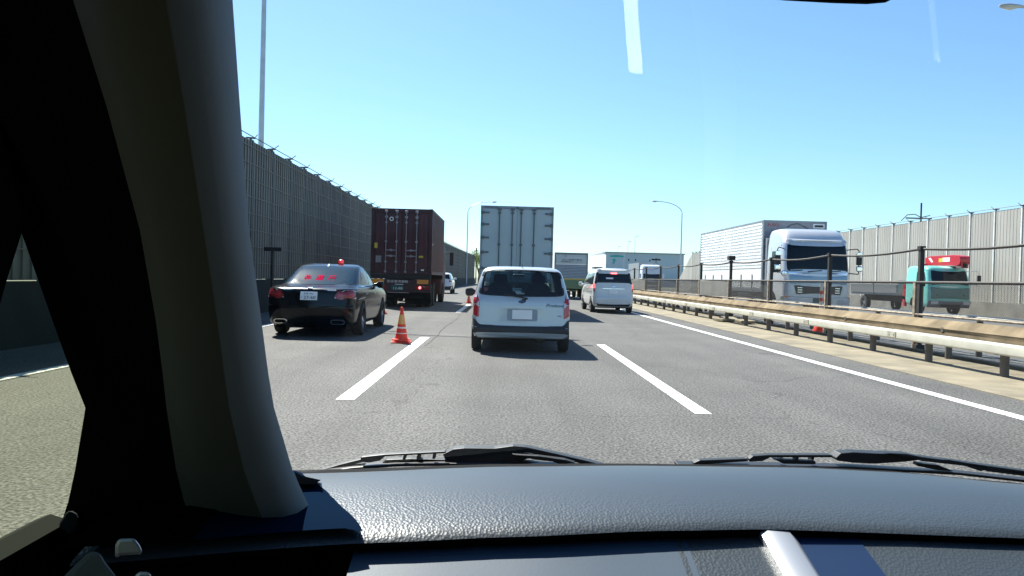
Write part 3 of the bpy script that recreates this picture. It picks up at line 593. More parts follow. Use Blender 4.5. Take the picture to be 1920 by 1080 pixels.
# ---------------------------------------------------------------- black unmarked saloon with red beacon
def sedan():
    t = thing('saloon_car', 'glossy black unmarked police saloon with red roof beacon and red text display', 'car', (-3.76, 15.25, 0), R(.4)); t.scale = (1.01, 1, 1.03)
    lv = [(.20, .2, 4.6, .78, .25, .03), (.27, .07, 4.75, .85, .25, .06), (.42, .02, 4.84, .88, .25, .07), (.56, .0, 4.86, .892, .25, .08), (.70, .02, 4.84, .893, .25, .09), (.82, .035, 4.7, .885, .24, .09), (.90, .05, 4.4, .875, .24, .09),
          (.95, .10, 4.1, .86, .25, .08), (.975, .22, 3.8, .845, .3, .07), (.99, .48, 3.55, .82, .3, .06), (1.01, .66, 3.35, .80, .25, .05), (1.12, .95, 3.1, .765, .2, .05), (1.25, 1.27, 2.85, .72, .18, .05), (1.36, 1.55, 2.6, .672, .18, .05), (1.415, 1.75, 2.4, .635, .2, .04), (1.44, 1.92, 2.3, .585, .22, .0), (1.455, 2.02, 2.2, .48, .1, 0)]
    mb = stack(lv, nside=14); bv = bvh(mb); mb.build('body', M['blackp'], t, True)
    glass = mat('saloon_glass', (.010, .028, .045), .10, spec=.15)
    ppart('rear_window', glass, t, bv, rpoly([(-.72, 1.03), (0, 1.015), (.72, 1.03), (.575, 1.385), (0, 1.415), (-.575, 1.385)], [.08, .3, .08, .08, .3, .08]), off=.004)
    part('led_display', M['black'], t, lambda b: b.box(-.36, .36, .80, .86, 1.02, 1.035))
    for i, ch in enumerate('先導行'):
        h = bv.ray_cast(Vector((-.25+i*.25, -5, 1.13)), Vector((0, 1, 0)))[0]
        txt(ch, .20, M['led'], t, (h.x-.02, h.y-.008, h.z+.006), 'led_character', rx=27, width=.15, extrude=.003).scale.y = 1.7
    for s in (-1, 1):
        f = (lambda p: p) if s > 0 else mir; ax = 'x+' if s > 0 else 'x-'
        tl = ppart('tail_lamp', M['lampdark'], t, bv, f(rpoly([(.48, .775), (.60, .745), (.885, .74), (.885, .90), (.80, .935), (.55, .90)], .03)), off=.010)
        ppart('lamp_strip', M['white'], tl, bv, f(rect(.50, .86, .765, .783, .006)), off=.014)  # chrome strip coloured white to stand for its sun glint
        ppart('upper_lens', M['lampclear'], tl, bv, f(rpoly([(.62, .895), (.86, .895), (.80, .925), (.66, .915)], .01)), off=.014)
        ppart('lit_lens', M['lampred'], tl, bv, f(rect(.56, .84, .80, .87, .02)), off=.014)
        ppart('side_window', glass, t, bv, rpoly([(1.25, 1.02), (2.22, 1.02), (2.20, 1.37), (1.75, 1.37)], .04), ax, .003)
        ppart('side_window', glass, t, bv, rpoly([(2.28, 1.02), (3.2, 1.02), (2.55, 1.36), (2.26, 1.37)], .04), ax, .003)
        ppart('window_trim', M['chrome'], t, bv, rpoly([(1.15, .985), (3.3, .985), (3.3, 1.0), (1.15, 1.0)], .004), ax, .004)
        ppart('door_handle', M['chrome'], t, bv, rect(1.45, 1.65, .82, .845, .01), ax, .015); ppart('door_handle', M['chrome'], t, bv, rect(2.45, 2.65, .82, .845, .01), ax, .015)
        for yy in (1.03, 3.88):
            ppart('wheel_arch', M['blackm'], t, bv, [(yy+.37*math.cos(a), max(.215, .34+.37*math.sin(a))) for a in [math.pi*(-.12+1.24*k/22) for k in range(23)]], ax, .003)
            wheel(t, s*.795, yy, .335, .215, .235, side=s, spokes=10)
        b = MB(); b.loops([[Vector((s*xx, 3.0+hh*.6*math.cos(a), 1.02+hh*math.sin(a))) for a in [2*math.pi*i/12 for i in range(12)]] for xx, hh in ((.80, .02), (.86, .03), (.90, .075), (1.0, .08), (1.03, .04))]); b.build('door_mirror', M['blackp'], t, True)
        ppart('exhaust_tip', M['chrome'], t, bv, f(rpoly([(.44, .275), (.66, .275), (.70, .32), (.65, .365), (.45, .365), (.41, .32)], .03)), off=.03)
        ppart('exhaust_opening', M['blackm'], t, bv, f(rpoly([(.46, .29), (.645, .29), (.675, .32), (.64, .35), (.465, .35), (.435, .32)], .02)), off=.033)
    ppart('trunk_garnish', M['white'], t, bv, rpoly([(-.52, .905), (.52, .905), (.50, .927), (-.50, .927)], .005), off=.014)  # white in place of chrome, the glint put into the colour
    ppart('number_plate', M['white'], t, bv, rect(-.165, .165, .725, .885, .01), off=.018)
    txt('27-60', .085, M['navy'], t, (.025, -.105, .775), width=.23); txt('多摩 300', .034, M['navy'], t, (0, -.105, .85), width=.18); txt('な', .03, M['navy'], t, (-.135, -.105, .775))
    ppart('emblem', M['chrome'], t, bv, rpoly([(-.05, .945), (.05, .945), (.05, .965), (-.05, .965)], .005), off=.012)
    ppart('bumper_seam', M['blackm'], t, bv, rpoly([(-.86, .68), (0, .655), (.86, .68), (.86, .672), (0, .645), (-.86, .672)], 0), off=.003)
    ppart('bumper_lip', M['blackp'], t, bv, rpoly([(-.84, .60), (0, .575), (.84, .60), (.84, .64), (0, .625), (-.84, .64)], .01), off=.02)
    b = t and part('roof_beacon', M['beacon'], t, lambda b: b.lathe([(.001, .125), (.03, .12), (.055, .10), (.062, .07), (.06, .03), (.001, .03)], (.17, 2.2, 1.44), 'z', 20), True)
    part('beacon_base', M['black'], b, lambda b: b.lathe([(.001, .035), (.075, .035), (.08, .0), (.001, 0)], (.17, 2.2, 1.44), 'z', 20))
    part('shark_antenna', M['black'], t, lambda b: b.prism([(1.62, 1.39), (1.75, 1.45), (1.80, 1.41)], 'x', -.012, .012))
    part('underbody', M['blackm'], t, lambda b: b.box(-.7, .7, .2, 4.6, .17, .24))
    return t
sedan()
# ---------------------------------------------------------------- white minivan in the right lane
def minivan():
    t = thing('minivan', 'white minivan with lit brake lamps in the right lane by the guardrail', 'minivan', (4.55, 30.1, 0)); t.scale = (1, 1, .97)
    lv = [(.24, .12, 4.3, .72, .12, .02), (.32, .02, 4.45, .80, .12, .04), (.50, .0, 4.5, .825, .14, .04), (.66, .02, 4.5, .83, .14, .04), (.80, .05, 4.4, .828, .14, .04), (1.0, .06, 4.0, .822, .14, .04), (1.15, .08, 3.75, .805, .14, .04), (1.4, .13, 3.4, .765, .15, .04), (1.65, .18, 3.0, .715, .16, .04), (1.76, .20, 2.8, .67, .18, .04), (1.82, .28, 2.6, .58, .22, .03), (1.84, .6, 2.2, .4, .2, .0)]
    mb = stack(lv, nside=12); bv = bvh(mb); mb.build('body', M['vanw'], t, True)
    ppart('rear_window', M['glass'], t, bv, rpoly([(-.75, 1.19), (.75, 1.19), (.67, 1.66), (-.67, 1.66)], .05), off=.005)
    ppart('roof_spoiler', M['vanw'], t, bv, rpoly([(-.64, 1.70), (.64, 1.70), (.6, 1.77), (-.6, 1.77)], .03), off=.06)
    ppart('high_brake_lamp', M['brake'], t, bv, rect(-.11, .13, 1.60, 1.65, .01), off=.01)
    ppart('sticker', M['white'], t, bv, rect(-.30, -.02, 1.39, 1.45, .01), off=.012)
    for s in (-1, 1):
        f = (lambda p: p) if s > 0 else mir; ax = 'x+' if s > 0 else 'x-'
        tl = ppart('tail_lamp', M['lampred'], t, bv, f(rpoly([(.735, .86), (.83, .86), (.83, 1.16), (.80, 1.24), (.755, 1.2), (.745, 1.0)], .02)), off=.012)
        ppart('lit_brake_lens', M['brake'], tl, bv, f(rect(.76, .825, 1.02, 1.18, .01)), off=.016)
        ppart('side_window', M['glass'], t, bv, rpoly([(.35, 1.15), (3.5, 1.12), (2.95, 1.62), (.45, 1.64)], .05), ax, .004)
        for yy in (.9, 2.1): ppart('window_pillar', M['black'], t, bv, [(yy, 1.13), (yy+.07, 1.13), (yy+.05, 1.63), (yy-.02, 1.63)], ax, .008)
        ppart('door_handle', M['vanw'], t, bv, rect(1.9, 2.1, .98, 1.02, .01), ax, .02); ppart('door_seam', M['dark'], t, bv, rect(2.15, 2.165, .4, 1.1, .002), ax, .003)
        b = MB(); b.loops([[Vector((s*xx, 3.55+hh*.6*math.cos(a), 1.15+hh*math.sin(a))) for a in [2*math.pi*i/12 for i in range(12)]] for xx, hh in ((.78, .02), (.85, .04), (.88, .1), (.99, .1), (1.02, .05))]); b.build('door_mirror', M['vanw'], t, True)
        for yy in (.72, 3.6):
            ppart('wheel_arch', M['blackm'], t, bv, [(yy+.36*math.cos(a), max(.26, .32+.36*math.sin(a))) for a in [math.pi*(-.05+1.1*k/20) for k in range(21)]], ax, .003)
            wheel(t, s*.745, yy, .315, .18, .2, side=s)
        ppart('reflector', M['lampred'], t, bv, f(rect(.62, .74, .37, .40, .005)), off=.01)
    ppart('number_plate', M['white'], t, bv, rect(-.165, .165, .80, .96, .01), off=.015)
    ppart('plate_garnish', M['chrome'], t, bv, rpoly([(-.45, .99), (.45, .99), (.42, 1.01), (-.42, 1.01)], .004), off=.012)
    ppart('emblem', M['chrome'], t, bv, rect(-.05, .06, 1.06, 1.11, .02), off=.012)
    ppart('bumper_crease', M['vanw'], t, bv, rpoly([(-.74, .50), (.74, .50), (.80, .68), (-.80, .68)], .05), off=.025)
    ppart('lower_bumper', M['black'], t, bv, rpoly([(-.62, .30), (.62, .30), (.66, .37), (-.66, .37)], .02), off=.02)
    part('roof_rail', M['black'], t, lambda b: b.box(-.6, -.25, 1.6, 2.4, 1.84, 1.90), bevel=.02)
    part('underbody', M['blackm'], t, lambda b: b.box(-.6, .6, .3, 4.2, .2, .3))
    return t
minivan()
def suv():
    t = thing('white_hatchback', 'small distant white hatchback beside the red container lorry, under the left barrier', 'car', (-4.3, 56.5, 0))
    lv = [(.25, .12, 4.0, .74, .15, .02), (.35, .0, 4.15, .82, .15, .04), (.6, .0, 4.2, .85, .16, .05), (.85, .04, 4.0, .85, .16, .05), (1.0, .08, 3.4, .83, .16, .05), (1.1, .12, 3.1, .79, .16, .05), (1.35, .28, 2.7, .70, .16, .05), (1.48, .38, 2.5, .64, .18, .04), (1.55, .55, 2.3, .52, .2, .02), (1.57, .8, 2.0, .35, .2, 0)]
    mb = stack(lv); bv = bvh(mb); mb.build('body', M['vanw'], t, True)
    ppart('rear_window', M['glass'], t, bv, rpoly([(-.68, 1.08), (.68, 1.08), (.58, 1.43), (-.58, 1.43)], .05), off=.006); ppart('rear_bumper', M['bumperg'], t, bv, rect(-.8, .8, .28, .58, .05), off=.02); ppart('number_plate', M['white'], t, bv, rect(-.165, .165, .72, .88, .01), off=.02)
    for s in (-1, 1):
        ppart('tail_lamp', M['lampred'], t, bv, rect(.62, .84, .85, 1.02, .03) if s > 0 else rect(-.84, -.62, .85, 1.02, .03), off=.012)
        ppart('side_window', M['glass'], t, bv, rpoly([(.55, 1.05), (3.0, 1.05), (2.6, 1.42), (.6, 1.42)], .05), 'x+' if s > 0 else 'x-', .005)
        for yy in (.7, 3.3): wheel(t, s*.76, yy, .32, .18, .2, side=s, n=16)
        part('door_mirror', M['vanw'], t, lambda b: b.box(min(s*.8, s*1.0), max(s*.8, s*1.0), 3.0, 3.12, 1.05, 1.2), bevel=.03)
suv()
# ---------------------------------------------------------------- lorries seen from behind
def lockrod(t, x, z0, z1, m, y=-.045):
    r = part('lock_rod', m, t, lambda b: b.cyl((x, y, z0), (x, y, z1), .018, n=10), True)
    for z in (z0+.06, z0+.45, (z0+z1)/2, z1-.5, z1-.08): part('rod_bracket', m, r, lambda b: b.box(x-.05, x+.05, y-.03, y+.03, z-.035, z+.035), bevel=.008)
    return r
def container_truck():
    t = thing('container_lorry', 'dark red shipping container on a semi-trailer in the left lane', 'lorry', (-3.93, 30.6, 0), R(-.3))
    B, T = 1.33, 3.95; HW = 1.22; L = 6.06
    fr = MB()
    for x in (-HW, HW-.14): fr.box(x, x+.14, 0, .12, B, T)
    fr.box(-HW+.141, HW-.141, 0, .12, T-.16, T-.001); fr.box(-HW+.141, HW-.141, 0, .12, B+.001, B+.14)
    for x in (-HW, HW-.12):
        for z in (B, T-.12): fr.box(x-.006, x+.126, -.012, .16, z-.006, z+.126)
    fr.build('door_frame', M['contd'], t, bevel=.008)
    for s in (-1, 1):
        mb = MB(); x0, x1 = (-HW+.145, -.008) if s < 0 else (.008, HW-.145)
        mb.box(x0, x1, .03, .08, B+.145, T-.165)
        for k in range(5):
            xx = x0+(x1-x0)*(k+.5)/5; mb.box(xx-.07, xx+.07, .012, .031, B+.22, T-.24)
        d = mb.build('door', M['cont'], t, bevel=.006)
        for z in (B+.3, B+.9, T-1.0, T-.4): part('hinge', M['contd'], d, lambda b: b.box(*sorted((s*(HW-.16), s*(HW-.02))), -.03, .03, z-.05, z+.05))
    for i, x in enumerate((-.62, -.20, .18, .60)):
        r = lockrod(t, x, B+.04, T-.06, M['rod'])
        for z in (T-.34, T-.12): part('cam_keeper', M['rod'], r, lambda b: b.box(x-.06, x+.06, -.09, -.02, z-.05, z+.04), bevel=.01)
    for x in (-.60, .20):
        for z in (B+.72, B+.95): part('lock_handle', M['rod'], t, lambda b: b.box(x, x+.38, -.09, -.07, z-.02, z+.02).box(x+.15, x+.24, -.11, -.06, z-.045, z+.045))
    # corrugated sides, roof, floor
    for s in (-1, 1):
        pts = []; n = 22; y = .13
        while y < L-.1:
            pts += [(s*HW, y), (s*HW, y+.07), (s*(HW-.035), y+.11), (s*(HW-.035), y+.2)]; y += .24
        mb = MB(); mb.grid([[(px_, py_, B+.12) for px_, py_ in pts], [(px_, py_, T-.07) for px_, py_ in pts]]); mb.build('corrugated_side', M['cont'], t)
        part('top_rail', M['contd'], t, lambda b: b.box(*sorted((s*HW, s*(HW-.07))), .13, L, T-.08, T-.005)); part('bottom_rail', M['contd'], t, lambda b: b.box(*sorted((s*HW, s*(HW-.07))), .13, L, B, B+.13))
    part('roof', M['cont'], t, lambda b: b.box(-HW+.02, HW-.02, .1, L, T-.05, T-.02)); part('front_wall', M['cont'], t, lambda b: b.box(-HW, HW, L-.05, L, B, T)); part('floor', M['contd'], t, lambda b: b.box(-HW+.02, HW-.02, .1, L-.06, B+.02, B+.06))
    part('round_sticker', M['conew'], t, lambda b: b.cyl((-.42, .008, T-.42), (-.42, -.004, T-.42), .085, n=20)); part('round_sticker_core', M['cont'], t, lambda b: b.cyl((-.42, -.003, T-.42), (-.42, -.006, T-.42), .05, n=20))
    part('yellow_sticker', M['yellow'], t, lambda b: b.box(-1.10, -.96, .005, .012, 2.35, 2.56)); part('data_plate', M['rod'], t, lambda b: b.box(-1.02, -.80, .0, .012, 1.78, 2.05))
    part('caution_sticker', M['yellow'], t, lambda b: b.box(.70, .88, .0, .012, 2.0, 2.08)); part('small_sticker', M['conew'], t, lambda b: b.box(.80, .92, .0, .012, 1.48, 1.54))
    txt('22G1', .12, M['conew'], t, (HW+.004, .30, 2.55), 'lettering', 90, 90, extrude=.001)
    # chassis
    part('chassis', M['dark'], t, lambda b: b.box(-.55, -.40, .05, 8.6, .95, 1.28).box(.40, .55, .05, 8.6, .95, 1.28).box(-1.2, 1.2, .0, .16, 1.14, 1.32).box(-1.2, 1.2, 5.9, 6.1, 1.14, 1.32))
    bp = part('rear_bumper', M['contd'], t, lambda b: b.box(-1.2, 1.2, -.06, .06, .60, 1.10), bevel=.01)
    txt('京浜港湾運輸', .12, M['conew'], t, (-.12, -.065, 1.03), 'lettering', width=.85)
    for s in (-1, 1):
        part('reflector', M['amber'], t, lambda b: b.box(*sorted((s*.66, s*1.12)), -.09, -.062, .95, 1.12), bevel=.01)
        l = part('tail_lamp', M['lampdark'], t, lambda b: b.box(*sorted((s*.58, s*1.14)), -.09, -.062, .72, .88), bevel=.01)
        part('lit_lens', M['brake'] if s > 0 else M['ambon'], l, lambda b: b.cyl((s*.78, -.088, .80), (s*.78, -.10, .80), .05, n=14))
        part('mudflap', M['blackm'], t, lambda b: b.box(*sorted((s*.16, s*1.19)), .3, .32, .13, 1.0))
        for yy in (1.25, 2.6):
            for xx in (.62, .98): wheel(t, s*xx, yy, .50, .26, .29, 'rod', side=s, n=20)
        wheel(t, s*1.0, 7.6, .50, .26, .29, 'rod', side=s, n=20); wheel(t, s*.65, 7.6, .50, .26, .29, 'rod', side=s, n=20)
        part('tractor_mirror', M['black'], t, lambda b: b.box(*sorted((s*1.30, s*1.50)), 9.1, 9.2, 1.85, 2.55).tube([(s*1.05, 9.15, 2.5), (s*1.42, 9.15, 2.5)], .02), bevel=.01)
    part('number_plate', M['pgreen'], t, lambda b: b.box(-.35, .12, -.10, -.064, .68, .90)); txt('12-88', .13, M['conew'], t, (-.1, -.102, .76), width=.36); part('plate_lamp', M['conew'], t, lambda b: b.box(-.22, .12, -.10, -.064, .91, .935))
    part('rear_underrun', M['blackm'], t, lambda b: b.box(-1.1, 1.1, .06, .16, .36, .59), bevel=.01)
    part('bumper_bar', M['rod'], t, lambda b: b.box(-.5, .35, -.08, -.06, .58, .61))
    cab = stack([(.4, 7.0, 9.2, 1.1, .1, 0), (1.5, 7.0, 9.3, 1.12, .12, 0), (2.6, 7.0, 9.1, 1.1, .15, 0), (2.9, 7.1, 9.0, 1.0, .2, 0)]).build('tractor_cab', M['contd'], t, True)
container_truck()
def white_truck():
    t = thing('box_lorry', 'tall white box lorry with four rear door lock rods ahead of the silver estate', 'lorry', (.57, 26.0, 0))
    HW, B, T, L = 1.245, 1.15, 3.74, 9.4
    part('box', M['boxw'], t, lambda b: b.box(-HW+.03, HW-.03, .06, L, B, T-.02))
    part('rear_frame', M['boxd'], t, lambda b: b.box(-HW, -HW+.06, 0, .1, B, T).box(HW-.06, HW, 0, .1, B, T).box(-HW+.061, HW-.061, 0, .1, T-.09, T-.001).box(-HW+.061, HW-.061, 0, .1, B, B+.12), bevel=.006)
    for s in (-1, 1):
        d = part('rear_door', M['boxw'], t, lambda b: b.box(*sorted((s*.006, s*(HW-.068))), .012, .055, B+.13, T-.10), bevel=.005)
        for z in (1.6, 2.15, 2.65, 3.1, 3.5): part('hinge', M['rodd'], d, lambda b: b.box(*sorted((s*(HW-.30), s*(HW-.005))), -.02, .011, z-.03, z+.03).box(*sorted((s*(HW-.13), s*(HW-.01))), -.035, .011, z-.05, z+.05))
    for x in (-.60, -.16, .14, .58):
        r = part('lock_rod', M['rodd'], t, lambda b: b.cyl((x, -.03, B+.05), (x, -.03, T-.08), .019, n=10), True)
        for z, w in ((T-.12, .07), (T-.24, .05), (2.42, .05), (1.5, .06)): part('rod_bracket', M['rodd'], r, lambda b: b.box(x-w, x+w, -.06, .0, z-.03, z+.03), bevel=.008)
    part('top_lamp', M['rodd'], t, lambda b: b.box(-.05, .05, -.03, .0, T-.08, T-.02)); part('top_stripe', M['rodd'], t, lambda b: b.box(-1.12, -.65, -.004, .0, T-.07, T-.03).box(.62, 1.12, -.004, .0, T-.07, T-.03))
    part('chassis', M['dark'], t, lambda b: b.box(-.5, -.38, .1, L+1, .75, 1.13).box(.38, .5, .1, L+1, .75, 1.13).box(-1.2, 1.2, .05, .2, .55, .75))
    for s in (-1, 1):
        part('tail_lamp', M['lampred'], t, lambda b: b.box(*sorted((s*.75, s*1.15)), .0, .05, .8, .95))
        for yy in (1.6, 2.8):
            wheel(t, s*1.02, yy, .45, .25, .27, side=s, n=20)
            wheel(t, s*.72, yy, .45, .25, .27, side=s, n=20)
        wheel(t, s*1.02, L+.9, .48, .27, .28, side=s, n=20)
        part('mudflap', M['blackm'], t, lambda b: b.box(*sorted((s*.6, s*1.2)), .9, .92, .15, 1.0))
        part('cab_mirror', M['black'], t, lambda b: b.box(*sorted((s*1.30, s*1.46)), L+1.9, L+2.0, 1.9, 2.4))
    part('number_plate', M['white'], t, lambda b: b.box(-.2, .2, .02, .05, .78, .95))
    stack([(.4, L+.1, L+2.2, 1.2, .1, 0), (1.6, L+.1, L+2.3, 1.23, .12, 0), (2.5, L+.1, L+2.1, 1.2, .15, 0), (3.3, L+.15, L+1.6, 1.1, .2, 0)]).build('cab', M['vanw'], t, True)
white_truck()
def green_truck():
    t = thing('small_box_lorry', 'grey box lorry with green lower rear and yellow stripe beyond the estate car', 'lorry', (4.72, 50, 0))
    HW, B, T, L = 1.1, 1.15, 3.05, 6
    part('box', M['boxl'], t, lambda b: b.box(-HW+.02, HW-.02, .08, L, B, T-.02)); part('rear_frame', M['rodd'], t, lambda b: b.box(-HW, -HW+.07, 0, .1, B, T).box(HW-.07, HW, 0, .1, B, T).box(-HW+.071, HW-.071, 0, .1, T-.1, T-.001))
    part('header_panel', M['boxw'], t, lambda b: b.box(-HW+.09, HW-.09, .02, .07, 2.33, T-.12), bevel=.02); part('roller_shutter', M['bluegrey'], t, lambda b: [b.box(-HW+.09, HW-.09, .045, .075, B+.22+.1*k, B+.305+.1*k) for k in range(9)][0])
    part('emblem', M['redink'], t, lambda b: b.lathe([(.075, 0), (.075, .006), (.055, .006), (.055, 0)], (-.38, .008, T-.22), 'y', 20))
    txt('安心 信頼の輸送', .13, M['ink'], t, (.05, .016, 2.58), width=1.3); txt('地域物流サービス', .13, M['ink'], t, (.0, .016, 2.45), width=1.35)
    part('yellow_stripe', M['yellow'], t, lambda b: b.box(-HW+.08, HW-.08, .03, .08, B+.12, B+.20)); part('tail_lift', M['green'], t, lambda b: b.box(-HW, HW, -.04, .09, .68, B+.1), bevel=.02)
    for s in (-1, 1):
        part('tail_lamp', M['lampred'], t, lambda b: b.box(*sorted((s*.75, s*1.05)), -.06, -.042, .74, .84)); part('mudflap', M['blackm'], t, lambda b: b.box(*sorted((s*.5, s*1.0)), .6, .62, .15, .7))
        for yy in (1.3, 6.6): wheel(t, s*.88, yy, .42, .24, .25, side=s, n=16)
        part('cab_mirror', M['black'], t, lambda b: b.box(*sorted((s*1.15, s*1.3)), 7.4, 7.5, 1.7, 2.2))
    part('chassis', M['dark'], t, lambda b: b.box(-.45, .45, .2, 7.5, .6, 1.1)); stack([(.4, 6.1, 7.8, 1.0, .1, 0), (1.5, 6.1, 7.8, 1.05, .12, 0), (2.3, 6.1, 7.5, 1.0, .15, 0)]).build('cab', M['green'], t, True)
green_truck()
# ---------------------------------------------------------------- oncoming lorries (front face at y=0)
def silver_truck():
    t = thing('silver_lorry', 'oncoming silver cab lorry with long white ribbed box on the opposite carriageway', 'lorry', (11.5, 27.3, 0))
    lv = [(.32, .10, 2.0, 1.16, .12, .05), (.55, .0, 2.05, 1.23, .16, .08), (.95, .0, 2.05, 1.235, .18, .10), (1.5, .02, 2.05, 1.235, .20, .11), (1.85, .06, 2.05, 1.23, .20, .12), (2.3, .14, 2.05, 1.22, .2, .12), (2.80, .24, 2.05, 1.20, .22, .12), (2.95, .34, 2.05, 1.19, .25, .12), (3.15, .50, 2.05, 1.17, .28, .12), (3.32, .72, 2.0, 1.12, .3, .1), (3.40, 1.0, 1.95, .95, .3, .05)]
    mb = stack(lv, nside=12); bv = bvh(mb); mb.build('cab', M['cabs'], t, True)
    gl = mat('lorry_glass', (.006, .012, .018), .08, spec=.25)
    ppart('windscreen', gl, t, bv, rpoly([(-1.10, 1.83), (1.10, 1.83), (1.11, 2.10), (1.06, 2.78), (-1.06, 2.78), (-1.11, 2.10)], .06), off=.005)
    ppart('sun_visor', M['cabs'], t, bv, rpoly([(-1.08, 2.84), (1.08, 2.84), (1.04, 2.95), (-1.04, 2.95)], .03), off=.07)
    ppart('badge_strip', M['chrome'], t, bv, rpoly([(-1.05, 1.70), (1.05, 1.70), (1.07, 1.79), (-1.07, 1.79)], .02), off=.02)
    w_ = []
    for x in (-.75, -.05, .65): w_.append(ppart('wiper', M['black'], t, bv, rpoly([(x-.35, 1.78), (x+.15, 1.83), (x+.15, 1.86), (x-.35, 1.81)], .005), off=.035))
    ppart('front_panel', mat('lorry_panel', (.25, .34, .42), .3, .4, coat=.6), t, bv, rpoly([(-1.02, 1.35), (1.02, 1.35), (1.06, 1.68), (-1.06, 1.68)], .04), off=.012)
    ppart('grille', M['black'], t, bv, rpoly([(-.80, .98), (.80, .98), (.88, 1.30), (-.88, 1.30)], .04), off=.014)
    for z in (1.04, 1.12, 1.20): ppart('grille_bar', M['chrome'], t, bv, rect(-.76, .76, z, z+.025, .005), off=.03)
    ppart('front_bumper', M['cabs'], t, bv, rpoly([(-1.2, .36), (1.2, .36), (1.22, .92), (-1.22, .92)], .08), off=.04)
    ppart('bumper_intake', M['black'], t, bv, rect(-.55, .55, .45, .62, .03), off=.05); ppart('number_plate', M['pgreen'], t, bv, rect(-.22, .22, .66, .86, .01), off=.06)
    for s in (-1, 1):
        f = (lambda p: p) if s > 0 else mir; ax = 'x+' if s > 0 else 'x-'
        hl = ppart('headlamp', M['lampclear'], t, bv, f(rpoly([(.68, .62), (1.12, .62), (1.16, .84), (.72, .82)], .04)), off=.055)
        ppart('indicator', M['amber'], hl, bv, f(rect(1.02, 1.14, .86, .90, .01)), off=.055)
        ppart('side_window', gl, t, bv, rpoly([(.40, 1.75), (1.35, 1.75), (1.35, 2.55), (.55, 2.55), (.42, 2.1)], .05), ax, .005)
        ppart('door_seam', M['boxd'], t, bv, rect(1.42, 1.44, .75, 2.7, .004), ax, .004); ppart('door_handle', M['black'], t, bv, rect(1.15, 1.35, 1.5, 1.56, .01), ax, .02)
        ppart('cab_edge', M['boxd'], t, bv, rect(.45, 1.9, 2.72, 2.76, .004), ax, .006)
        ppart('wheel_arch', M['blackm'], t, bv, [(1.25+.58*math.cos(a), max(.34, .5+.58*math.sin(a))) for a in [math.pi*(-.05+1.1*k/20) for k in range(21)]], ax, .004)
        m_ = part('mirror_arm', M['black'], t, lambda b: b.tube([(s*1.12, .35, 2.62), (s*1.42, .1, 2.66), (s*1.48, .05, 2.60), (s*1.48, .05, 1.75), (s*1.15, .25, 1.78)], .018, 8))
        part('main_mirror', M['black'], m_, lambda b: b.box(*sorted((s*1.38, s*1.58)), -.02, .07, 2.08, 2.50), bevel=.03); part('wide_mirror', M['chrome'], m_, lambda b: b.box(*sorted((s*1.37, s*1.60)), -.05, .06, 1.84, 2.04), bevel=.04)
        part('mirror_cover', M['chrome'], m_, lambda b: b.box(*sorted((s*1.38, s*1.58)), -.03, .0, 2.36, 2.53), bevel=.02)
        wheel(t, s*1.05, 1.25, .5, .28, .29, side=s)
    part('corner_mirror', M['chrome'], t, lambda b: b.lathe([(.001, -.03), (.08, -.02), (.11, .03), (.001, .03)], (-1.28, -.12, 1.72), 'y', 14), True)
    part('cab_gap_block', M['boxd'], t, lambda b: b.box(-1.18, 1.18, 2.0, 2.24, .8, 3.1))  # grey block filling the space between cab and box
    # box body
    HW, B, T, L0, L1 = 1.245, 1.0, 3.81, 2.3, 11.5
    part('box', M['boxl'], t, lambda b: b.box(-HW+.02, HW-.02, L0+.04, L1, B, T-.02))
    part('box_front_panel', mat('box_front', (.30, .30, .32), .5, var=.1), t, lambda b: b.box(-HW+.07, HW-.07, L0-.005, L0+.039, B+.1, T-.08))
    part('box_front_frame', M['boxd'], t, lambda b: b.box(-HW, -HW+.069, L0-.02, L0+.05, B, T).box(HW-.069, HW, L0-.02, L0+.05, B, T).box(-HW+.0695, HW-.0695, L0-.02, L0+.05, T-.079, T-.001))
    txt('FUSO', .17, M['redink'], t, (-.86, L0-.008, 3.62), width=.42); part('vent_slot', M['black'], t, lambda b: b.box(.76, 1.10, L0-.03, L0-.006, 3.58, 3.66), bevel=.01); part('vent_frame', M['boxl'], t, lambda b: b.box(.70, 1.16, L0-.02, L0-.0055, 3.53, 3.71), bevel=.01)
    part('drawn_arc', M['rodd'], t, lambda b: b.tube([(-.3, L0-.01, 3.55), (-.15, L0-.01, 3.66), (.1, L0-.01, 3.70), (.3, L0-.01, 3.62), (.5, L0-.01, 3.52)], .02))
    for s in (-1, 1):
        part('ribbed_side', M['boxl'], t, lambda b: [b.box(*sorted((s*(HW-.02), s*(HW+.012))), L0+.12, L1-.1, 1.95+.13*k, 2.02+.13*k) for k in range(14)][0])
        part('lower_side', M['boxl'], t, lambda b: b.box(*sorted((s*(HW-.02), s*(HW+.002))), L0+.12, L1-.1, 1.15, 1.90))
        part('side_rail', M['boxd'], t, lambda b: b.box(*sorted((s*(HW-.02), s*(HW+.012))), L0+.05, L1, T-.07, T-.01).box(*sorted((s*(HW-.02), s*(HW+.012))), L0+.05, L1, B, B+.1).box(*sorted((s*(HW-.02), s*(HW+.014))), L1-.09, L1, B+.101, T-.071))
        for k in range(6): part('side_latch', M['boxd'], t, lambda b: b.box(*sorted((s*(HW), s*(HW+.03))), 3.4+1.4*k, 3.44+1.4*k, 1.15, 1.7))
        part('side_guard', M['dark'], t, lambda b: b.box(*sorted((s*1.15, s*1.2)), 3.5, 7.5, .5, .56).box(*sorted((s*1.15, s*1.2)), 3.5, 7.5, .8, .86))
        for yy in (9.0, 10.2): wheel(t, s*1.05, yy, .46, .28, .28, side=s, n=20)
        wheel(t, s*1.05, 3.0, .5, .28, .29, side=s, n=20)
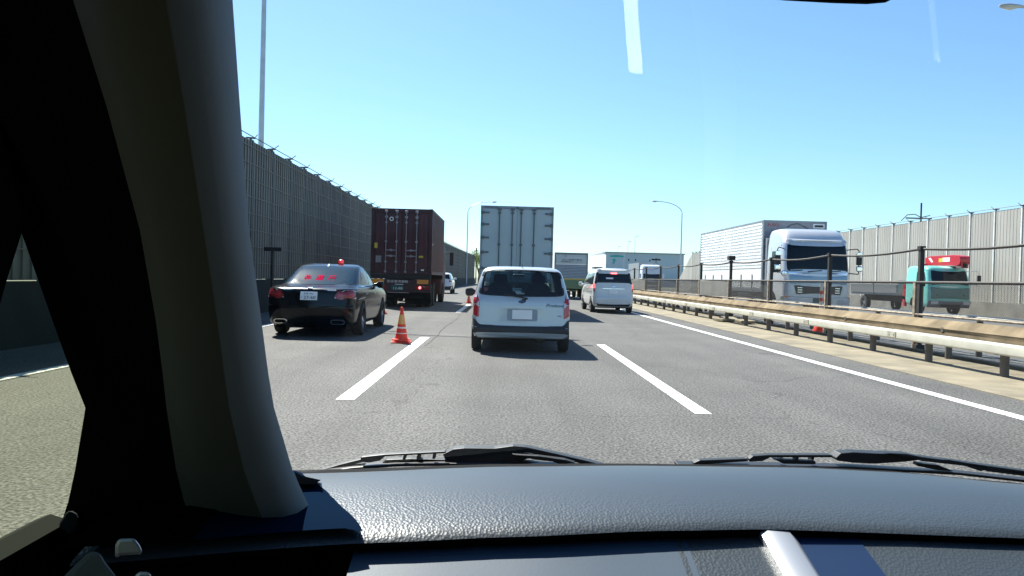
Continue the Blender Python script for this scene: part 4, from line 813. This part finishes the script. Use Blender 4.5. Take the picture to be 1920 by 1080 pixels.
    part('chassis', M['dark'], t, lambda b: b.box(-.45, .45, 1.0, L1-.3, .6, .99)); part('fuel_tank', M['galv'], t, lambda b: b.box(-1.15, -.6, 4.2, 5.6, .4, .95), bevel=.06)
silver_truck()
def crane_truck():
    t = thing('crane_lorry', 'oncoming mint green flatbed lorry with a red folded crane above its cab', 'lorry', (22.3, 37.3, 0))
    lv = [(.40, .06, 1.8, 1.03, .12, .03), (.6, .0, 2.25, 1.09, .14, .05), (1.1, .0, 2.25, 1.10, .15, .06), (1.55, .05, 2.25, 1.09, .15, .07), (1.95, .16, 2.25, 1.06, .16, .07), (2.28, .26, 2.25, 1.02, .18, .07), (2.40, .40, 2.2, .97, .2, .06), (2.46, .6, 2.1, .85, .2, .03)]
    mb = stack(lv, nside=12); bv = bvh(mb); mb.build('cab', M['teal'], t, True)
    ppart('windscreen', M['glass'], t, bv, rpoly([(-.93, 1.50), (.93, 1.50), (.87, 2.22), (-.87, 2.22)], .05), off=.005); ppart('dashboard_glimpse', mat('dash_grey', (.5, .5, .46), .7), t, bv, rpoly([(-.80, 1.53), (.2, 1.52), (.15, 1.58), (-.80, 1.64)], .02), off=.007)
    ppart('front_panel', mat('cab_teal_dark', (.03, .17, .16), .35, coat=.6), t, bv, rpoly([(-.95, .80), (.95, .80), (.97, 1.38), (-.97, 1.38)], .05), off=.01); ppart('grille', M['black'], t, bv, rect(-.7, .7, .98, 1.04, .01), off=.016); ppart('badge_strip', M['chrome'], t, bv, rect(-.55, .4, 1.40, 1.43, .005), off=.016)
    ppart('front_bumper', mat('bumper_mid', (.15, .16, .17), .5), t, bv, rpoly([(-1.02, .40), (1.02, .40), (1.03, .72), (-1.03, .72)], .05), off=.05); ppart('bumper_intake', M['black'], t, bv, rect(-.5, .5, .44, .56, .02), off=.06)
    for s in (-1, 1):
        f = (lambda p: p) if s > 0 else mir; ax = 'x+' if s > 0 else 'x-'
        ppart('headlamp', M['lampclear'], t, bv, f(rect(.62, .95, .56, .70, .03)), off=.06); ppart('side_window', M['glass'], t, bv, rpoly([(.32, 1.42), (1.15, 1.42), (1.15, 2.15), (.50, 2.15), (.34, 1.8)], .05), ax, .005)
        ppart('door_handle', M['black'], t, bv, rect(1.05, 1.12, 1.0, 1.25, .01), ax, .02); ppart('wheel_arch', M['blackm'], t, bv, [(1.2+.5*math.cos(a), max(.42, .42+.5*math.sin(a))) for a in [math.pi*k/20 for k in range(21)]], ax, .004)
        m_ = part('mirror_arm', M['chrome'], t, lambda b: b.tube([(s*.95, .3, 2.2), (s*1.35, .0, 2.22), (s*1.42, .0, 1.95), (s*1.42, .0, 1.55), (s*1.0, .15, 1.55)], .016, 8)); part('mirror', M['black'], m_, lambda b: b.box(*sorted((s*1.34, s*1.52)), -.03, .05, 1.7, 2.02), bevel=.03); part('wide_mirror', M['chrome'], m_, lambda b: b.box(*sorted((s*1.34, s*1.5)), -.03, .05, 1.48, 1.62), bevel=.03)
        wheel(t, s*.9, 1.2, .42, .25, .26, side=s, n=20); wheel(t, s*.9, 6.8, .42, .25, .26, side=s, n=20)
        part('bed_side', mat('bed_grey', (.2, .205, .2), .5, .3), t, lambda b: b.box(*sorted((s*1.06, s*1.1)), 3.0, 8.3, 1.0, 1.5).box(*sorted((s*1.05, s*1.12)), 5.5, 5.6, .95, 1.55), bevel=.01)
    part('bed', M['boxd'], t, lambda b: b.box(-1.05, 1.05, 3.0, 8.3, .9, 1.0).box(-1.05, 1.05, 2.95, 3.0, .9, 1.7)); part('chassis', M['dark'], t, lambda b: b.box(-.4, .4, .8, 8.0, .55, .89))
    part('crane_column', M['red'], t, lambda b: b.cyl((0, 2.4, .9), (0, 2.4, 2.6), .17, n=16).box(-.35, .35, 2.15, 2.7, .9, 1.35), True); part('hose_bundle', M['dark'], t, lambda b: b.tube([(-.5, 2.2, .9), (-.55, 2.25, 1.7), (-.3, 2.3, 2.4)], .05).tube([(-.62, 2.2, .9), (-.66, 2.3, 1.9), (-.3, 2.4, 2.5)], .035)); part('outrigger', M['red'], t, lambda b: b.box(-1.08, 1.08, 2.2, 2.4, .72, .88).box(-1.08, -.96, 2.2, 2.4, .35, 1.5).box(.96, 1.08, 2.2, 2.4, .35, 1.5))
    bm_ = part('crane_boom', M['red'], t, lambda b: b.prism(rpoly([(-.25, 2.48), (2.75, 2.56), (2.8, 2.95), (2.3, 3.04), (.1, 3.04), (-.2, 2.9)], .08), 'x', -.22, .24), bevel=.02); bm_.location = (.42, -.1, -.03)
    part('boom_head', M['red'], bm_, lambda b: b.cyl((-.24, -.1, 2.76), (.26, -.1, 2.76), .24, n=18).box(-.16, .2, -.3, .1, 2.38, 2.8), True); part('hook_block', M['dark'], bm_, lambda b: b.box(-.06, .1, -.36, -.2, 2.4, 2.62), bevel=.02)
    part('boom_sticker', M['white'], bm_, lambda b: b.box(-.228, -.221, .55, 1.15, 2.72, 2.92)); part('boom_sticker', M['yellow'], bm_, lambda b: b.box(-.228, -.221, 1.16, 1.5, 2.70, 2.90)); part('boom_sticker', M['white'], bm_, lambda b: b.prism([(2.0, 2.72), (2.15, 2.70), (2.45, 2.92), (2.25, 2.95)], 'x', -.228, -.221))
    part('driver', M['skin'], t, lambda b: b.lathe([(.001, .12), (.07, .1), (.09, 0), (.06, -.1), (.001, -.12)], (-.95, .95, 1.95), 'z', 12), True) if False else None
crane_truck()
def far_lorry():
    t = thing('white_cab_lorry', 'far oncoming lorry with bright white roof fairing on the opposite carriageway', 'lorry', (18.9, 94, 0))
    mb = stack([(.4, .05, 2, 1.15, .1, .02), (1.7, .0, 2, 1.22, .12, .05), (2.6, .15, 2, 1.2, .15, .05), (3.3, .6, 2, 1.15, .2, .05), (3.4, 1, 1.9, 1.0, .2, 0)]); bv = bvh(mb); mb.build('cab', M['vanw'], t, True)
    ppart('windscreen', M['glass'], t, bv, rect(-1.08, 1.08, 1.62, 2.25, .05), off=.01); ppart('grille', M['black'], t, bv, rect(-.8, .8, .9, 1.3, .05), off=.01); ppart('front_bumper', M['boxd'], t, bv, rect(-1.15, 1.15, .42, .8, .05), off=.03)
    part('box', M['boxd'], t, lambda b: b.box(-1.24, 1.24, 2.2, 10, 1.0, 3.65))
    for s in (-1, 1):
        part('mirror', M['vanw'], t, lambda b: b.box(*sorted((s*1.3, s*1.55)), 0, .1, 1.7, 2.3), bevel=.05)
        for yy in (1.2, 8.4): wheel(t, s*1.0, yy, .48, .28, .28, side=s, n=14)
far_lorry()
# ---------------------------------------------------------------- our own car, seen from the front passenger seat
def own_car():
    t = thing('own_car', 'interior of the car we ride in with dashboard, left pillar and wipers', 'car', (.35, 0, 0))
    OX = Vector((.35, 0, 0)); 
    def Wl(px, py, Y): return W(px, py, Y)-OX
    def interp(tab, x):
        if x <= tab[0][0]: return tab[0][1]
        for (a, b), (c, d) in zip(tab, tab[1:]):
            if x <= c: u = (x-a)/(c-a); u = u*u*(3-2*u)*.4+u*.6; return b+(d-b)*u
        return tab[-1][1]
    farY = [(-.42, .80), (-.30, .845), (-.21, .871), (.02, .918), (.18, .935), (.38, .942), (.50, .929), (.617, .887), (.75, .83), (1.1, .72)]
    lipY = [(-.42, .60), (-.105, .682), (.018, .703), (.161, .7275), (.27, .738), (.507, .7275), (.75, .70), (1.1, .62)]
    dm = bpy.data.materials.new('dash_plastic'); dm.use_nodes = True; n = dm.node_tree; b = n.nodes['Principled BSDF']; Lk = n.links.new
    b.inputs['Base Color'].default_value = (.034, .043, .048, 1); b.inputs['Roughness'].default_value = .38; b.inputs['Specular IOR Level'].default_value = .5
    tc = n.nodes.new('ShaderNodeTexCoord'); mpp = n.nodes.new('ShaderNodeMapping'); mpp.inputs['Scale'].default_value = (1, .75, 1); Lk(tc.outputs['Object'], mpp.inputs[0])
    v = n.nodes.new('ShaderNodeTexVoronoi'); v.inputs['Scale'].default_value = 360; Lk(mpp.outputs[0], v.inputs[0]); bp = n.nodes.new('ShaderNodeBump'); bp.inputs['Strength'].default_value = .55; bp.inputs['Distance'].default_value = .0012; sy = n.nodes.new('ShaderNodeSeparateXYZ'); Lk(tc.outputs['Object'], sy.inputs[0]); mk = n.nodes.new('ShaderNodeMapRange'); mk.inputs[1].default_value = .82; mk.inputs[2].default_value = .76; mk.inputs[3].default_value = .04; mk.inputs[4].default_value = .34; Lk(sy.outputs['Y'], mk.inputs[0]); Lk(mk.outputs[0], bp.inputs['Strength']); Lk(v.outputs[0], bp.inputs['Height']); Lk(bp.outputs[0], b.inputs['Normal'])
    sm = mat('dash_smooth', (.018, .042, .070), .58, bump=.1, bscale=400, spec=.5)
    # upper dash pad
    rows = []; xs = [-.34+1.44*i/60 for i in range(61)]
    for x in xs:
        f, l = interp(farY, x), interp(lipY, x); row = []
        for u, dz in ((0, -.03), (0, 0), (.12, .003), (.3, .004), (.5, .003), (.68, .0), (.82, -.0025), (.93, -.006), (.98, -.009), (1.0, -.012)):
            row.append(Vector((x, f+(l-f)*u, 1.060+dz+.003*math.sin((x+.42)*2))) - OX)
        rows.append(row)
    mb = MB(); mb.grid(rows); pad = mb.build('dashboard_top', dm, t, 60)
    mb = MB(); mb.grid([[Vector((x, interp(lipY, x)+dy, 1.060+dz+.003*math.sin((x+.42)*2)))-OX for dy, dz in ((.0005, -.012), (.001, -.017), (.012, -.026))] for x in xs]); mb.build('dashboard_lip', M['void'], t)  # front face of the lip coloured black, its shade put into the colour
    def edge(y): return interp([(.60, -.085), (.68, -.115), (.78, -.165), (.87, -.22), (.95, -.27)], y)  # right boundary of the shade painted on the dash corner
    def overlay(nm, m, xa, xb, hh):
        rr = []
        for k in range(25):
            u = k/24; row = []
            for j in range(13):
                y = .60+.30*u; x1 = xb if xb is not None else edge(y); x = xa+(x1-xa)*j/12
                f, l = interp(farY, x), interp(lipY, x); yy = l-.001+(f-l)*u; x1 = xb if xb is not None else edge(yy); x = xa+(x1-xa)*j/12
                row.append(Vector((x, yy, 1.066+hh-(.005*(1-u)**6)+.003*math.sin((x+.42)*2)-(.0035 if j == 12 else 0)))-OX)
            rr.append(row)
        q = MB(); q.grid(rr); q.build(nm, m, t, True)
    overlay('dash_corner_shade', mat('shade_navy', (.004, .011, .026), 1, bump=.1, bscale=300, spec=0), -.32, None, 0)  # shade on the dash corner, laid on as a dark navy sheet
    overlay('dash_end_shade', M['void'], -.345, -.25, .002)  # black sheet painting the shade over the far left of the dash
    # lower dash panel, sloping toward the seats
    def lower(x, u):     # u metres towards the camera
        return Vector((x, interp(lipY, x)+.012-u, 1.0415+.005*max(0, min(1, (x-.15)/.25))-.28*u-1.2*max(0, u-.14)**1.3)) - OX
    us = [0, .01, .03, .06, .1, .14, .2, .28, .36, .44]
    mb = MB(); mb.grid([[lower(x, u) for u in us] for x in xs if x > -.13 and x < .20]); mb.build('instrument_panel', sm, t, True)
    mb = MB(); mb.grid([[lower(x, u) for u in us] for x in (.177, .21, .24, .275)]); mb.build('textured_panel', dm, t, True)
    mb = MB(); mb.grid([[lower(x, u)+Vector((0, 0, .001)) for u in us] for x in (.285, .31, .335, .358)]); mb.build('navy_panel', mat('navy_gloss', (.008, .022, .06), .35, spec=.4), t, True)
    mb = MB(); mb.grid([[lower(x, u) for u in us] for x in [.35+.05*i for i in range(16)]]); mb.build('glove_panel', dm, t, True)
    mb = MB(); mb.grid([[lower(x, u)+Vector((0, 0, -.03-.1*max(0, -.2-x))) for u in us] for x in xs if x < -.11]); mb.build('left_dash_end', M['void'], t, True)  # left end coloured black for the shade there
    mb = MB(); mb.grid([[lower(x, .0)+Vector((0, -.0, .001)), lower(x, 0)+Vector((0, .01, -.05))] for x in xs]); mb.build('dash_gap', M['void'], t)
    def bar(x0, x1, ua, ub, h, name, m):
        rr = []
        for k in range(13):
            u = ua+(ub-ua)*k/12; a, c = lower(x0, u), lower(x1, u); w = (x1-x0)
            rr.append([Vector((a.x, a.y, a.z-.01)), Vector((a.x, a.y, a.z+h*.7)), Vector((a.x+w*.18, a.y, a.z+h)), Vector((a.x+w*.78, a.y, a.z+h*.9)), Vector((a.x+w, a.y, a.z+h*.2)), Vector((a.x+w, a.y, a.z-.01))])
        q = MB(); q.loops(rr); return q.build(name, m, t, 50)
    bar(.262, .298, -.004, .42, .010, 'silver_trim', M['silvtrim'])
    # windscreen
    botc = lambda s: Vector((-.26+1.22*s, interp([(0, .88), (.25, .96), (.5, .985), (.75, .96), (1, .88)], s), 1.045))
    topc = lambda s: Vector((-.13+.96*s, .27+.05*math.sin(math.pi*s), 1.49))
    mb = MB(); mb.grid([[(botc(s/24).lerp(topc(s/24), u/16)+Vector((0, .02*math.sin(math.pi*u/16), .02*math.sin(math.pi*u/16))))-OX for s in range(25)] for u in range(17)]); mb.build('windscreen', M['screen'], t, True)
    # cowl below the glass
    mb = MB(); rr = []
    for x in [-.44+1.58*i/40 for i in range(41)]:
        f = interp(farY, x); rr.append([Vector((x, f+.004, 1.045))-OX, Vector((x, f+.006, 1.0592))-OX, Vector((x, f+.03, 1.0575))-OX, Vector((x, f+.055, 1.0520))-OX, Vector((x, f+.075, 1.040))-OX, Vector((x, f+.22, 1.00))-OX])
    mb.grid(rr); mb.build('cowl', M['blackm'], t, 40)
    # wipers (outside the glass)
    def wip(name, Y, polys, slots=None):
        o = None
        for i, (nm, m, pl, th) in enumerate(polys):
            q = MB(); pts = [Wl(px, py, Y-(.012*(i % 2))) for px, py in pl]; k = len(pts)
            q.loops([pts, [p+Vector((0, th, 0)) for p in pts]])
            ob = q.build(nm, m, o or t, bevel=.0012)
            o = o or ob
        return o
    def off(dx, dy, sx, pts): return [(dx+(x-880)*sx, dy+(y-850)) for x, y in pts]
    def line(pts, w): return [(x, y-w/2) for x, y in pts]+[(x, y+w/2) for x, y in reversed(pts)]
    Lb = [('wiper', M['wiper'], [(830, 852), (850, 842), (870, 840), (938, 841), (975, 846), (1000, 858), (960, 868), (880, 866), (835, 863)], .02),
          ('wiper_bridge', M['wiper'], [(676, 857), (720, 852), (836, 846), (836, 850), (722, 856), (712, 864), (690, 868), (676, 866)], .012),
          ('wiper_bridge', M['wiper'], [(724, 862), (770, 860), (840, 862), (850, 867), (760, 870), (716, 868)], .012),
          ('wiper_bridge', M['wiper'], [(960, 852), (1010, 855), (1060, 862), (1080, 868), (1050, 871), (1036, 866), (1000, 862)], .012),
          ('wiper_bridge', M['wiper'], [(940, 862), (1000, 866), (1030, 870), (990, 872), (930, 868)], .012),
          ('wiper_link', M['wiper'], [(757, 853), (763, 853), (760, 862), (754, 862)], .012), ('wiper_link', M['wiper'], [(783, 851), (790, 851), (788, 861), (780, 861)], .012), ('wiper_link', M['wiper'], [(812, 849), (818, 849), (816, 861), (810, 861)], .012),
          ('wiper_tip', M['wiper'], [(592, 884), (640, 870), (680, 860), (684, 866), (640, 876), (600, 887)], .012),
          ('wiper_blade', M['black'], line([(590, 889), (660, 879), (740, 873), (840, 871), (950, 872), (1060, 876), (1150, 881)], 5), .02),
          ('wiper_arm', M['wiper'], [(925, 841), (962, 836), (985, 838), (1040, 850), (1100, 864), (1150, 877), (1120, 877), (1050, 860), (1000, 851), (960, 845)], .016)]
    wip('wiper', 1.005, Lb)
    Rb = [('wiper', M['wiper'], [(1567, 859), (1576, 850), (1600, 848), (1660, 851), (1690, 853), (1730, 862), (1700, 866), (1640, 870), (1600, 868), (1570, 864)], .02),
          ('wiper_bridge', M['wiper'], [(1404, 861), (1412, 855), (1440, 853), (1560, 853), (1562, 858), (1445, 858), (1430, 865), (1406, 866)], .012),
          ('wiper_tip', M['wiper'], [(1300, 868), (1312, 863), (1400, 860), (1404, 865), (1320, 871), (1304, 872)], .012),
          ('wiper_bridge', M['wiper'], [(1450, 861), (1530, 865), (1530, 871), (1470, 870)], .012),
          ('wiper_link', M['wiper'], [(1463, 855), (1469, 855), (1467, 864), (1461, 864)], .012), ('wiper_link', M['wiper'], [(1493, 855), (1499, 855), (1497, 866), (1491, 866)], .012), ('wiper_link', M['wiper'], [(1522, 855), (1528, 855), (1526, 866), (1520, 866)], .012),
          ('wiper_bridge', M['wiper'], [(1710, 860), (1780, 862), (1850, 874), (1856, 880), (1840, 884), (1810, 874), (1730, 865)], .012),
          ('wiper_bridge', M['wiper'], [(1720, 868), (1760, 872), (1790, 884), (1760, 882), (1720, 874)], .012),
          ('wiper_tip', M['wiper'], [(1850, 877), (1920, 884), (1990, 895), (1990, 903), (1920, 893), (1850, 884)], .012),
          ('wiper_blade', M['black'], line([(1270, 873), (1400, 874), (1600, 878), (1800, 889), (1990, 910)], 5), .02),
          ('wiper_arm', M['wiper'], [(1655, 849), (1700, 851), (1730, 857), (1800, 866), (1900, 880), (1990, 893), (1990, 899), (1890, 886), (1780, 868), (1700, 858)], .016)]
    wip('wiper', 1.005, Rb)
    # pillar: sections of the trim between the door window and the windscreen
    sec = [(-170, 425, 95, -150, .325), (-60, 432, 118, -110, .34), (200, 450, 200, -30, .398), (430, 467, 262, 38, .465), (600, 490, 292, 98, .533), (700, 503, 305, 134, .58), (765, 514, 312, 160, .618), (880, 548, 330, 141, .69), (940, 575, 345, 128, .72), (990, 600, 360, 112, .74), (1060, 640, 380, 100, .745)]
    rings = []; rings2 = []
    for y, pr, pb_, pw, Y in sec:
        Y0 = .42/max(.3, (935-pw)/F) ; Y0 = min(Y0, .80)
        P0 = Wl(pw, y, Y0); P1 = Wl(pb_, y, (Y0+Y)/2-.015)
        rings.append([P1+Vector((0, .03, 0)), P1, Wl(pb_+(pr-pb_)*.25, y, Y-.018), Wl(pb_+(pr-pb_)*.42, y, Y-.030), Wl(pb_+(pr-pb_)*.58, y, Y-.036), Wl(pb_+(pr-pb_)*.74, y, Y-.033), Wl(pb_+(pr-pb_)*.88, y, Y-.018), Wl(pr, y, Y+.010), Wl(pr-3, y, Y+.05), P1+Vector((.02, .10, .02))])
        rings2.append([P0, P0+Vector((.008, -.004, 0)), P0.lerp(P1, .5)+Vector((0, .0, 0)), P1+Vector((.004, .012, 0)), P1+Vector((.03, .09, .03)), P0+Vector((-.03, .10, .03))])
    mb = MB(); mb.grid([r[4:9] for r in rings]); mb.build('pillar_trim', M['trim'], t, 80)  # lighter half of the pillar, windscreen light put into the trim colour
    mb = MB(); mb.loops([[r[0], r[1], r[2], r[3], r[4]+Vector((.0004, 0, 0)), r[8]+Vector((-.006, .0, .0)), r[9]] for r in rings]); mb.build('pillar_trim_shaded', mat('pillar_fabric_shaded', (.088, .085, .066), .95, spec=.1), t, 80)  # darker half of the same pillar, its shade put into the colour
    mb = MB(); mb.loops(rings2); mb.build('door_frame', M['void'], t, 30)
    part('pillar_base_cap', M['bumperg'], t, lambda b: b.loops([[Wl(px, py, Y) for px, py in ((552, 884), (566, 892), (602, 900), (590, 908), (560, 908))] for Y in (.785, .82)]))
    # roof, door, sides, rear: the shell that keeps the cabin dark
    part('roof', [M['headlin']], t, lambda b: b.loops([[Vector((x, y, z)) for x, z in ((-.80, 1.47), (-.70, 1.535), (0, 1.56), (.70, 1.535), (.80, 1.47), (.79, 1.44), (.68, 1.505), (0, 1.53), (-.68, 1.505), (-.79, 1.44))] for y in (.30, -.3, -1.2, -2.4, -2.7)]))
    part('roof_panel', M['hoodp'], t, lambda b: b.loops([[Vector((x, y, z)) for x, z in ((-.83, 1.45), (-.71, 1.552), (0, 1.58), (.71, 1.552), (.83, 1.45), (.805, 1.45), (.70, 1.54), (0, 1.565), (-.70, 1.54), (-.805, 1.45))] for y in (.27, -.3, -1.2, -2.4, -2.72)]), True)
    part('left_roof_rail', M['blackm'], t, lambda b: b.loops([[Vector((-.82, y, z0)), Vector((-.70, y, z1)), Vector((-.72, y, z1+.05)), Vector((-.84, y, z0+.05))] for y, z0, z1 in ((.62, 1.40, 1.45), (.3, 1.45, 1.50), (-2.6, 1.44, 1.5))]))
    for s in (-1, 1):
        x0, x1 = s*.80, s*.85
        dp = part('door_panel', M['bumperg'], t, lambda b: b.box(*sorted((s*.765, s*.80)), -2.7, .80, .30, .99).box(*sorted((s*.70, s*.766)), -.6, .70, .55, .93), bevel=.012)
        part('outer_side', M['hoodp'], t, lambda b: b.prism(rpoly([(1.9, .25), (1.92, .66), (1.2, .90), (.95, .94), (.80, .955), (-2.7, .955), (-2.85, .3)], .06), 'x', s*.802, s*.85), bevel=.01)
        part('center_pillar', M['blackm'], t, lambda b: b.prism([(-.35, 1.0), (-.22, 1.0), (-.30, 1.47), (-.42, 1.47)], 'x', s*.78, s*.82)); part('rear_pillar', M['blackm'], t, lambda b: b.prism([(-2.72, 1.0), (-2.2, 1.0), (-2.3, 1.47), (-2.72, 1.47)], 'x', s*.78, s*.82)); part('rear_side_glass', M['glass'], t, lambda b: b.prism([(-2.22, 1.0), (-.34, 1.0), (-.40, 1.46), (-2.3, 1.46)], 'x', s*.80, s*.806))
        for yy in (1.35, -1.7): wheel(t, s*.78, yy, .31, .18, .2, side=s)
    part('right_pillar', M['headlin'], t, lambda b: b.loops([[Vector((x+dx, y+dy, z)) for dx, dy in ((0, 0), (.10, -.04), (.13, .06), (.04, .08))] for x, y, z in ((.66, .86, 1.0), (.56, .62, 1.25), (.50, .33, 1.50))]))
    part('window_ledge', mat('ledge_grey', (.018, .021, .021), .95, spec=.1, bump=.1, bscale=200), t, lambda b: b.loops([[Vector((x, y, z)) for x, z in ((-.80, .98), (-.80, 1.040), (-.785, 1.046), (-.765, 1.040), (-.755, 1.01), (-.755, .98))] for y in (-1.0, .0, .55, .70, .755)]), True)
    part('ledge_corner', mat('ledge_grey', (0, 0, 0)), t, lambda b: b.loops([[Wl(px, py, Y) for px, py in ((108, 985), (128, 955), (146, 962), (150, 985), (135, 1005))] for Y in (.70, .76)]), bevel=.004)
    M['door_glass'] = pane_mat('door_glass', (.66, .70, .54)); M['door_glass_dark'] = pane_mat('door_glass_dark', (.22, .25, .24))  # unseen right pane darkened to keep light off the left pillar
    for s in (-1, 1): part('door_glass', M['door_glass' if s < 0 else 'door_glass_dark'], t, lambda b: b.add([(s*.792, -.30, 1.0), (s*.792, .84, 1.0), (s*.786, .84, 1.12), (s*.78, .60, 1.47), (s*.78, -.36, 1.47)], [(0, 1, 2, 3, 4)]))
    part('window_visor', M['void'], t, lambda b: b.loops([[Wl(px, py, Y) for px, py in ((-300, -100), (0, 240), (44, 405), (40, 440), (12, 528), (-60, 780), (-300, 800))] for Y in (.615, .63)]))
    for xa, xb, k, sl_ in ((.187, .200, .33, .17), (.524, .529, .52, .50)):
        part('streak_bar', mat('streak_bar_metal', (.97, .97, .97), .22, 1.0), t, lambda b: b.loops([[Vector((x-.35-(.58-y)*sl_, y, z+h)) for x, h in ((xa, -.16), (xa, 0), (xb, k*(xb-xa)), (xb, -.16))] for y, z in ((.583, .986), (.40, 1.022))]))  # unseen bars added and tilted to throw sun streaks onto the windscreen
    part('rear_wall', M['blackm'], t, lambda b: b.box(-.80, .80, -2.75, -2.7, .3, 1.53)); part('floor', M['blackm'], t, lambda b: b.box(-.80, .80, -2.7, 1.9, .22, .30)); part('bulkhead', M['blackm'], t, lambda b: b.box(-.80, .80, .95, .98, .3, 1.0))
    part('bonnet', M['hoodp'], t, lambda b: b.loops([[Vector((x, y, z-.04*abs(x)**2)) for x in (-.80, -.4, 0, .4, .80)]+[Vector((x, y, z-.09)) for x in (.80, 0, -.80)] for y, z in ((1.16, .955), (1.4, .895), (1.7, .80), (1.92, .69), (1.98, .55))]), 50)
    part('front_bumper', M['hoodp'], t, lambda b: b.box(-.82, .82, 1.88, 2.04, .25, .60), bevel=.05)
    for sx in (-.38, .38):
        s_ = part('front_seat', M['fabric'], t, lambda b: b.box(sx-.25, sx+.25, -.55, -.05, .35, .60).box(sx-.25, sx+.25, -.75, -.55, .45, 1.12), bevel=.05); part('headrest', M['fabric'], s_, lambda b: b.box(sx-.13, sx+.13, -.76, -.66, 1.15, 1.36), bevel=.04)
    # bits on the door
    def wedge(name, m, pl, Y, th, bev=.004): return part(name, m, t, lambda b: b.loops([[Wl(px, py, Y) for px, py in pl], [Wl(px, py, Y+th) for px, py in pl]]), bevel=bev)
    wedge('door_pull', mat('pull_silver', (.55, .54, .50), .35, .5), [(216, 1022), (222, 1010), (252, 1009), (262, 1022), (268, 1036), (262, 1040), (226, 1042), (216, 1048)], .46, .02)
    wedge('armrest', mat('armrest', (.13, .135, .12), .7, bump=.3, bscale=200), [(100, 1100), (168, 1033), (188, 1036), (196, 1052), (216, 1078), (216, 1100)], .50, .05)
    wedge('window_switch', mat('pull_silver', (0, 0, 0)), [(252, 1078), (262, 1072), (280, 1072), (288, 1090), (250, 1090)], .46, .02)
    # mirror at the top of the windscreen
    wedge('interior_mirror', M['blackm'], [(1380, -60), (1720, -60), (1690, -10), (1660, 5), (1625, 8), (1560, 6), (1470, 1), (1430, -4)], .36, .02, .003)
own_car()
